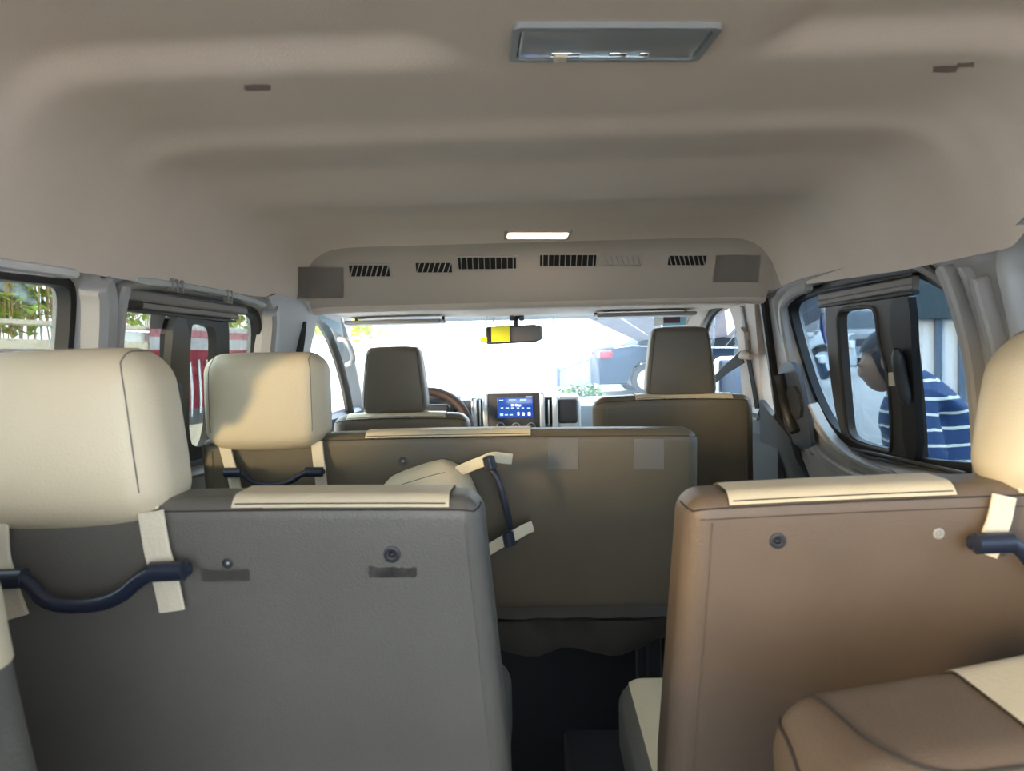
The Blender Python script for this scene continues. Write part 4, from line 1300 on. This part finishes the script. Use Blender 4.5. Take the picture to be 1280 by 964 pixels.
# ---- cars
def car(name, label, loc, yaw, kind, paint, wheel_r=.33, cat='car'):
    L, Wd = (4.7, 1.80) if kind == 'sedan' else (4.6, 1.85)
    Rz = Matrix.Rotation(yaw, 4, 'Z'); Mx = Matrix.Translation(loc) @ Rz
    X = lambda x, y, z: Mx @ Vector((x, y, z))
    t = thing(name, label, cat, loc, 'cars parked outside')
    if kind == 'sedan':
        belt = [(-2.35,.80),(-2.30,.98),(-1.7,1.04),(-.5,.98),(1.1,.94),(1.9,.80),(2.28,.66),(2.35,.5)]
        roof = [(-2.05,1.03),(-1.2,1.36),(-.5,1.46),(.15,1.43),(.7,1.22),(1.35,.93)]
    else:
        belt = [(-2.3,.90),(-2.26,1.10),(0,1.08),(.9,1.06),(1.9,1.0),(2.24,.86),(2.3,.6)]
        roof = [(-2.2,1.10),(-2.0,1.70),(-1.2,1.80),(-.2,1.78),(.4,1.62),(.95,1.06)]
    gc = .24
    def hw(x): return Wd/2 * (1 - .16*abs(x/(L/2))**4)
    bm = NB()
    st = [-L/2 + L*k/72 for k in range(73)]
    rows = []
    for x in st:
        b = interp(belt, x); h = hw(x)
        arch = 0
        for cxw in (-1.38, 1.38):
            d = abs(x-cxw)
            if d < wheel_r+.06: arch = max(arch, math.sqrt(max(0, (wheel_r+.06)**2 - d*d)))
        lowz = max(gc, wheel_r*.9 + arch if arch > 0 else gc)
        lowz = min(lowz, b-.12)
        rows.append([X(x, s*yy, zz) for s, seq in ((-1, ((h*.9, lowz), (h, lowz+.04), (h, lerp(lowz, b, .6)), (h*.97, b-.05), (h*.90, b), (0, b+.02))), (1, ((h*.90, b), (h*.97, b-.05), (h, lerp(lowz, b, .6)), (h, lowz+.04), (h*.9, lowz)))) for yy, zz in seq])
    V = rings(bm, rows, loop=True)
    bm.faces.new(V[0]); bm.faces.new(V[-1][::-1])
    obj('car_body', bm, paint, t, ang=50)
    def gsec(x):
        r = interp(roof, x); b = interp(belt, x)
        f = (r-b)/.46
        return r, b, f
    xs_ = [roof[0][0] + (roof[-1][0]-roof[0][0])*k/24 for k in range(25)]
    bm = NB(); rows = []
    for x in xs_:
        r, b, f = gsec(x); h = hw(x)
        hb = h*.92; ht = h*(.92 - .22*max(0, min(1, f)))
        rows.append([X(x, y, z) for y, z in ((-hb, b-.03), (-(hb+ht)/2-.01, (b+r)/2), (-ht, r-.035), (-ht*.8, r-.005), (0, r+.01), (ht*.8, r-.005), (ht, r-.035), ((hb+ht)/2+.01, (b+r)/2), (hb, b-.03))])
    rings(bm, rows, loop=False)
    obj('car_windows', bm, 'carglass', t, ang=50)
    x0, x1 = (roof[1][0]+.02, roof[3][0]) 
    bm = NB(); rows = []
    for k in range(9):
        x = lerp(x0, x1, k/8); r, b, f = gsec(x); h = hw(x); ht = h*.70
        rows.append([X(x, y, z) for y, z in ((-ht-.02, r-.04), (-ht*.82, r+.003), (0, r+.018), (ht*.82, r+.003), (ht+.02, r-.04))])
    rings(bm, rows, loop=False); bmesh.ops.solidify(bm, geom=bm.faces[:], thickness=.012)
    obj('car_roof', bm, paint, t)
    for s in (-1, 1):
        for xa, xb in ((roof[-1][0], roof[3][0]), (roof[0][0]+.1, roof[1][0]), (-.32, -.36)):
            ra, ba, _ = gsec(xa); rb_, bb, _ = gsec(xb)
            h = hw(xa)
            bm = NB(); ribbon(bm, [X(xa, s*h*.925, ba-.02), X(xb, s*hw(xb)*.72, rb_-.03)], .07, .03, Rz.to_3x3() @ Vector((0, s, .3))); obj('window_pillar', bm, paint, t)
        bm = NB(); tube(bm, [X(lerp(roof[0][0], roof[-1][0], k/10), s*hw(0)*.945, interp(belt, lerp(roof[0][0], roof[-1][0], k/10))-.015) for k in range(11)], .012, 6); obj('window_chrome', bm, 'chrome', t)
        for xw in (-1.38, 1.38):
            c = X(xw, s*(Wd/2-.10), wheel_r)
            ax = Rz.to_3x3() @ Vector((0, s, 0)); fw = Rz.to_3x3() @ Vector((1, 0, 0)); upv = Vector((0, 0, 1))
            bm = NB()
            rr_ = [[c + ax*o + fw*(r*math.cos(a)) + upv*(r*math.sin(a)) for a in [2*math.pi*i/28 for i in range(28)]] for r, o in ((wheel_r*.66, -.09), (wheel_r*.95, -.09), (wheel_r, -.06), (wheel_r, .06), (wheel_r*.95, .09), (wheel_r*.68, .095), (wheel_r*.66, .05))]
            rings(bm, rr_); wo = obj('wheel', bm, 'tyre', t)
            bm = NB()
            rr_ = [[c + ax*o + fw*(r*math.cos(a)) + upv*(r*math.sin(a)) for a in [2*math.pi*i/28 for i in range(28)]] for r, o in ((wheel_r*.68, .06), (wheel_r*.68, .092), (wheel_r*.60, .085), (wheel_r*.58, .02), (.01, .02))]
            rings(bm, rr_); obj('wheel_rim', bm, 'rim', wo)
            for q in range(10 if kind == 'sedan' and s < 0 else 0):
                a = 2*math.pi*q/10; bm = NB()
                ribbon(bm, [c + ax*.07 + (fw*math.cos(a)+upv*math.sin(a))*.04, c + ax*.075 + (fw*math.cos(a)+upv*math.sin(a))*wheel_r*.62], [.05, .03], .02, ax)
                obj('rim_spoke', bm, 'rim', wo)
        xr = -L/2+.06
        bm = NB(); RB((xr-.06, s*.60-.17 if s > 0 else -.84+.0, .78), (xr+.20, s*.60+.24 if s > 0 else -.43, .94), .04, lambda p: Mx @ p, n=2).build(bm); obj('tail_light', bm, 'redlight', t)
        xf = L/2-.22
        bm = NB(); RB((xf, s*.72-.16, .58 if kind == 'sedan' else .70), (xf+.14, s*.72+.12, .74 if kind == 'sedan' else .90), .04, lambda p: Mx @ p, n=2).build(bm); obj('head_light', bm, 'frosted', t)
        bm = NB(); RB((.95, s*(Wd/2-.0)-.08, .98), (1.12, s*(Wd/2)+.14, 1.12), .04, lambda p: Mx @ p, n=2).build(bm); obj('wing_mirror', bm, paint, t)
    bm = NB(); RB((L/2-.01, -.6, .52), (L/2+.03, .6, .74 if kind != 'sedan' else .62), .015, lambda p: Mx @ p, n=2).build(bm); g_ = obj('grille', bm, 'darkplastic', t)
    bm = NB(); RB((L/2+.03, -.24, .40 if kind == 'sedan' else .58), (L/2+.05, .24, .52 if kind == 'sedan' else .72), .006, lambda p: Mx @ p, n=2).build(bm); obj('number_plate', bm, 'plate', t)
    if kind != 'sedan':
        bm = NB()
        for a in (90, 210, 330):
            a = math.radians(a); d = Vector((0, math.cos(a), math.sin(a))); e = Vector((0, -math.sin(a), math.cos(a)))
            o_ = Vector((L/2+.035, 0, .84))
            vs = [bm.verts.new(Mx @ (o_ + d*r + e*q)) for r, q in ((0, 0), (.045, .026), (.09, 0), (.045, -.026))]
            bm.faces.new(vs)
        bmesh.ops.solidify(bm, geom=bm.faces[:], thickness=.01)
        obj('grille_emblem', bm, 'chrome', t)
    return t
car('sedan', 'black sedan parked ahead, its tail light and alloy wheel left of the passenger headrest', Vector((3.56, 16.6, gz(16.5))), math.radians(3), 'sedan', 'blackpaint')
car('pickup', 'silver car whose wheel shows at the front edge of the right sliding window', Vector((P(1018, 460, 19.6).x-1.30, 20.2, gz(20))), math.radians(4), 'suv', 'silverpaint', .38)
car('suv', 'grey off-roader facing the van behind the inner pane of the right window', Vector((P(1074, 440, 25).x, 25.2, gz(25))), math.radians(262), 'suv', 'greypaint', .37)
car('hatchback', 'pale car peeking over the shoulder of the person outside', Vector((P(1128, 440, 28).x, 28.5, gz(28))), math.radians(265), 'suv', 'silverpaint', .37)
# the van's own wing mirror outside the front passenger door
t = thing('door_mirror', 'dark wing mirror with pale rim outside the front passenger door window', 'mirror', P(915, 500, 3.3))
cc = P(917, 482, 3.30)
bm = NB(); RB((-.075, -.0, -.125), (.085, .09, .125), .04, lambda p: cc + p, n=3).build(bm); mh = obj('mirror_housing', bm, 'white', t)
bm = NB(); RB((-.062, -.012, -.112), (.074, .01, .112), .01, lambda p: cc + p, n=2).build(bm); obj('mirror_face', bm, mat('dark_mirror_face', (.03, .05, .09), .15), mh)
bm = NB(); tube(bm, [cc + Vector((-.03, .05, -.10)), cc + Vector((-.08, .06, -.15)), Vector((.84, 3.35, -.26))], .02, 8); obj('mirror_arm', bm, 'rubber', t)

# ---- blue tarp, dark lorry box
t = thing('blue_tarp', 'bright blue tarp hanging at the front edge of the right sliding window', 'tarp', P(1030, 420, 11))
bm = NB()
A, B = P(1024, 360, 11), P(1034, 430, 11)
rings(bm, [[lerp(A, Vector((A.x+.05, A.y, B.z)), v) + Vector((u*.16 + .03*math.sin(v*7), .05*math.sin(u*9), 0)) for u in (0, .25, .5, .75, 1)] for v in [k/8 for k in range(9)]], loop=False)
bmesh.ops.solidify(bm, geom=bm.faces[:], thickness=.01); obj('tarp_fold', bm, 'bluetarp', t)
t = thing('blue_canopy', 'blue canopy behind the grey off-roader', 'canopy', P(1075, 400, 34))
bm = NB(); A, B = P(1045, 380, 34), P(1120, 404, 34); RB((A.x, 34, B.z-.1), (B.x, 35.5, A.z+.3), .05, n=2).build(bm); obj('canopy_cloth', bm, 'bluetarp', t)
for x in (A.x+.1, B.x-.1): 
    bm = NB(); tube(bm, [(x, 34.1, gz(34)), (x, 34.1, A.z)], .04, 8); obj('canopy_post', bm, 'postblue', t)
t = thing('lorry', 'dark lorry with pale bumper behind the silver car', 'lorry', (P(1015, 400, 30).x, 31, gz(31)))
A, B = P(996, 372, 30), P(1036, 430, 30)
bm = NB(); RB((A.x, 30, B.z), (B.x+.2, 33, A.z), .08, n=2).build(bm); obj('lorry_cab', bm, 'greypaint', t)
bm = NB(); RB((A.x+.1, 29.95, A.z-.8), (B.x, 30.02, A.z-.2), .05, n=2).build(bm); obj('lorry_window', bm, 'carglass', t)
bm = NB(); RB((A.x, 29.9, gz(31)+.3), (B.x+.2, 32.9, B.z), .06, n=2).build(bm); obj('lorry_bumper', bm, 'silverpaint', t)
for x in (A.x+.15, B.x+.15):
    bm = NB(); tube(bm, [(x-.12, 30.8, gz(31)+.42), (x+.12, 30.8, gz(31)+.42)], .42, 20); obj('lorry_wheel', bm, 'tyre', t)

# ---- white building with blue columns on the right
t = thing('white_building', 'white glazed building front with blue grey columns behind the striped shirt', 'building', (4.4, 7.2, gz(7)))
def bx(name, px0, px1, pyt, Y, dep, m_):
    A = P(px0, pyt, Y); B = P(px1, pyt, Y)
    bm = NB(); box(bm, (A.x, Y, gz(Y)-.1), (B.x, Y+dep, max(A.z, B.z))); return obj(name, bm, m_, t, shade=False)
bx('wall_panel', 1140, 1152, 330, 7.45, .2, 'white')
bx('wall_panel', 1152.5, 1173, 330, 7.45, .2, 'white')
bx('column', 1170, 1177, 330, 7.40, .04, 'postblue')
bx('wall_panel', 1178, 1200, 330, 7.45, .2, 'white')
bx('column', 1200, 1207, 330, 7.40, .04, 'postblue')
bx('wall_panel', 1211, 1330, 330, 7.45, .2, 'white')
A, B = P(1136, 399, 7.3), P(1330, 360, 7.3)
bm = NB(); box(bm, (A.x, 7.28, A.z), (B.x+1, 7.44, A.z+.7)); obj('lintel', bm, mat('dark_teal_lintel', (.03, .05, .06), .6), t, shade=False)

# ---- person in a striped shirt beside the van
def evalmesh(o):
    dg = bpy.context.evaluated_depsgraph_get()
    me = bpy.data.meshes.new_from_object(o.evaluated_get(dg))
    return me
def skin(verts, edges, rad, root=0, sub=2):
    me = bpy.data.meshes.new('skin'); me.from_pydata([tuple(v) for v in verts], edges, []); 
    o = bpy.data.objects.new('skin', me); COL.objects.link(o)
    sm = o.modifiers.new('s', 'SKIN'); sm.use_smooth_shade = True
    if not me.skin_vertices:
        me.attributes.new if False else None
    sv = me.skin_vertices[0].data if me.skin_vertices else None
    for i, r in enumerate(rad):
        sv[i].radius = r if isinstance(r, tuple) else (r, r)
        sv[i].use_root = (i == root)
    ss = o.modifiers.new('u', 'SUBSURF'); ss.levels = sub; ss.render_levels = sub
    m2 = evalmesh(o)
    bpy.data.objects.remove(o)
    b = bmesh.new(); b.from_mesh(m2); bpy.data.meshes.remove(m2)
    return b
M['skin'] = mat('skin', (.36, .20, .13), .5)
M['hair'] = mat('dark_hair', (.012, .012, .018), .6, bump=(150, .6))
M['trousers'] = mat('dark_trousers', (.02, .025, .04), .8)
ms = mat('striped_shirt', (.02, .055, .15), .75)
tt = ms.node_tree; bs = tt.nodes['Principled BSDF']
tc = tt.nodes.new('ShaderNodeTexCoord'); sx = tt.nodes.new('ShaderNodeSeparateXYZ'); no = tt.nodes.new('ShaderNodeTexNoise'); no.inputs['Scale'].default_value = 5
ma = tt.nodes.new('ShaderNodeMath'); ma.operation = 'MULTIPLY_ADD'; ma.inputs[1].default_value = .05
mo = tt.nodes.new('ShaderNodeMath'); mo.operation = 'PINGPONG'; mo.inputs[1].default_value = .0285
lt = tt.nodes.new('ShaderNodeMath'); lt.operation = 'LESS_THAN'; lt.inputs[1].default_value = .0050
mx = tt.nodes.new('ShaderNodeMix'); mx.data_type = 'RGBA'; mx.inputs[6].default_value = (.02, .055, .15, 1); mx.inputs[7].default_value = (.85, .82, .70, 1)
tt.links.new(tc.outputs['Object'], sx.inputs[0]); tt.links.new(tc.outputs['Object'], no.inputs['Vector'])
tt.links.new(no.outputs['Fac'], ma.inputs[0]); tt.links.new(sx.outputs['Z'], ma.inputs[2]); tt.links.new(ma.outputs[0], mo.inputs[0]); tt.links.new(mo.outputs[0], lt.inputs[0])
tt.links.new(lt.outputs[0], mx.inputs[0]); tt.links.new(mx.outputs[2], bs.inputs['Base Color'])
YP = 2.95
base = P(1172, 500, YP); base.z = -1.55
fw = Vector((-.86, .50, 0)).normalized(); lf = Vector((-fw.y, fw.x, 0)); near = -lf if (-lf).dot(Vector((0, -1, 0))) > 0 else lf
H0 = base + Vector((0, 0, .04))
def q(f, n_, u): return H0 + fw*f + near*n_ + Vector((0, 0, u))
tp = thing('person', 'person in navy shirt with thin white stripes stooping outside the right window', 'person', base)
neck = q(.13, 0, 1.36); headc = P(1108, 452, YP+.02)
V = [q(0,0,.84), q(0,0,1.00), q(.03,0,1.16), q(.08,0,1.30), neck, lerp(neck, headc, .55),
     q(.07,.17,1.29), q(.0,.22,1.05), q(.17,.20,.93), q(.26,.16,.96),
     q(.07,-.17,1.29), q(.10,-.22,1.05), q(.25,-.18,.95), q(.33,-.16,.97),
     q(0,.10,.80), q(.03,.10,.45), q(0,.11,.08), q(.14,.12,.04),
     q(0,-.10,.80), q(.03,-.10,.45), q(0,-.11,.08), q(.14,-.12,.04)]
E = [(0,1),(1,2),(2,3),(3,4),(4,5),(3,6),(6,7),(7,8),(8,9),(3,10),(10,11),(11,12),(12,13),(0,14),(14,15),(15,16),(16,17),(0,18),(18,19),(19,20),(20,21)]
Rd = [(.13,.11),(.125,.10),(.14,.11),(.13,.10),.055,.052,.055,.042,.034,.024,.055,.042,.034,.024,.085,.055,.038,.03,.085,.055,.038,.03]
body = skin(V, E, Rd)
# head with face: squashed sphere, nose, ears
def head_geo(bm, c, fwd, sd):
    upv = Vector((0, 0, 1))
    seg, rg = 20, 14
    V_ = []
    for i in range(rg+1):
        th = math.pi*i/rg
        row = []
        for k in range(seg):
            ph = 2*math.pi*k/seg
            x, y, z = math.sin(th)*math.cos(ph), math.sin(th)*math.sin(ph), math.cos(th)
            fx = .098*x; wy = .075*y*(1 - .22*max(0, -z)); uz = .115*z
            if x > .3 and z < 0: fx *= 1 - .10*(-z)
            if x > .9 and -.35 < z < .1: fx += .018*(1-abs(z+.12)/.25)
            if x > .75 and abs(abs(y)-.35) < .16 and 0 < z < .25: fx -= .008
            row.append(c + fwd*fx + sd*wy + upv*uz)
        V_.append(row)
    rings(bm, V_)
    for s in (-1, 1):
        m_ = Matrix.Translation(c + sd*s*.076 - fwd*.005) @ Matrix.Diagonal((.018, .018, .032, 1))
        bmesh.ops.create_uvsphere(bm, u_segments=10, v_segments=8, radius=1, matrix=m_)
    for s in (-1, 1):
        bmesh.ops.create_uvsphere(bm, u_segments=8, v_segments=6, radius=.012, matrix=Matrix.Translation(c + fwd*.088 + sd*s*.032 + upv*.012))
head_geo(body, headc, (fw + Vector((0, 0, -.25))).normalized(), near)
for s, hnd in ((1, V[9]), (-1, V[13])):       # hands with five fingers
    d = (hnd - V[8 if s > 0 else 12]).normalized()
    sdv = d.cross(Vector((0, 0, 1))).normalized()
    RB((-.04, -.01, -.036), (.05, .014, .036), .012, lambda p, h=hnd, d=d, v=sdv: h + d*(p.x+.03) + v*p.y + Vector((0, 0, p.z)), n=2, step=.03).build(body)
    for k, L in enumerate((.058, .068, .073, .066)):
        o_ = hnd + d*.07 + Vector((0, 0, -.027 + .018*k))
        tube(body, [o_, o_ + d*L*.5 + sdv*.006, o_ + d*L + sdv*.022], [.0085, .008, .006], 7)
    o_ = hnd + d*.01 + Vector((0, 0, .032)); tube(body, [o_, o_ + d*.02 + Vector((0, 0, .022)), o_ + d*.05 + Vector((0, 0, .03))], [.010, .009, .007], 7)
bo = obj('body', body, 'skin', tp, ang=180)
rm = bo.modifiers.new('one_surface', 'REMESH'); rm.mode = 'VOXEL'; rm.voxel_size = .006; rm.use_smooth_shade = True
sh = skin([q(0,0,.82), q(0,0,1.00), q(.02,0,1.16), q(.06,0,1.29), q(.11,0,1.37), q(.07,.17,1.30), q(.02,.215,1.12), q(.0,.222,1.06), q(.07,-.17,1.30), q(.09,-.21,1.14), q(.10,-.222,1.06)],
          [(0,1),(1,2),(2,3),(3,4),(3,5),(5,6),(6,7),(3,8),(8,9),(9,10)],
          [(.18,.155),(.18,.15),(.185,.15),(.17,.14),.085,.078,.068,.066,.078,.068,.066])
obj('shirt', sh, ms, tp, ang=180)
tr_ = skin([q(0,0,.90), q(0,0,.82), q(0,.10,.74), q(.03,.10,.45), q(0,.11,.10), q(0,-.10,.74), q(.03,-.10,.45), q(0,-.11,.10)],
           [(0,1),(1,2),(2,3),(3,4),(1,5),(5,6),(6,7)], [(.15,.12),(.15,.13),.10,.075,.06,.10,.075,.06])
obj('trousers', tr_, 'trousers', tp, ang=180)
bm = NB()
V_ = []
for i in range(11):
    row = []
    for k in range(24):
        ph = 2*math.pi*k/24
        cf = math.cos(ph)
        th = math.pi*i/10*lerp(.80, .42, sstep(-.1, .6, cf))
        row.append(headc + fw*(-.008 + .107*math.sin(th)*cf) + near*(.085*math.sin(th)*math.sin(ph)) + Vector((0, 0, .006 + .124*math.cos(th))))
    V_.append(row)
rings(bm, V_)
obj('hair', bm, 'hair', tp, ang=180)
for s in (1, -1):
    bm = NB(); A_ = q(-.04, s*.11, .0); RB((-.08, -.045, 0), (.19, .045, .09), .035, lambda p, A_=A_: A_ + fw*p.x + near*p.y + Vector((0, 0, p.z)), n=3).build(bm); obj('shoe', bm, 'rubber', tp)
# small shrub by the gate
t = thing('shrub', 'small pale shrub at the foot of the gate left of the sedan', 'plant', P(728, 497, 15.0))
bm = NB(); c = P(728, 492, 15.0); leaf_mass(bm, (c.x-.4, 14.7, gz(15)), (c.x+.35, 15.2, c.z+.15), 500, .12, seed=9); obj('leaves', bm, 'leafd', t, kind='stuff')
# ================================================================ lift everything so that the street is z = 0
for o in list(S.objects):
    if o.parent is None:
        o.location.z += LIFT
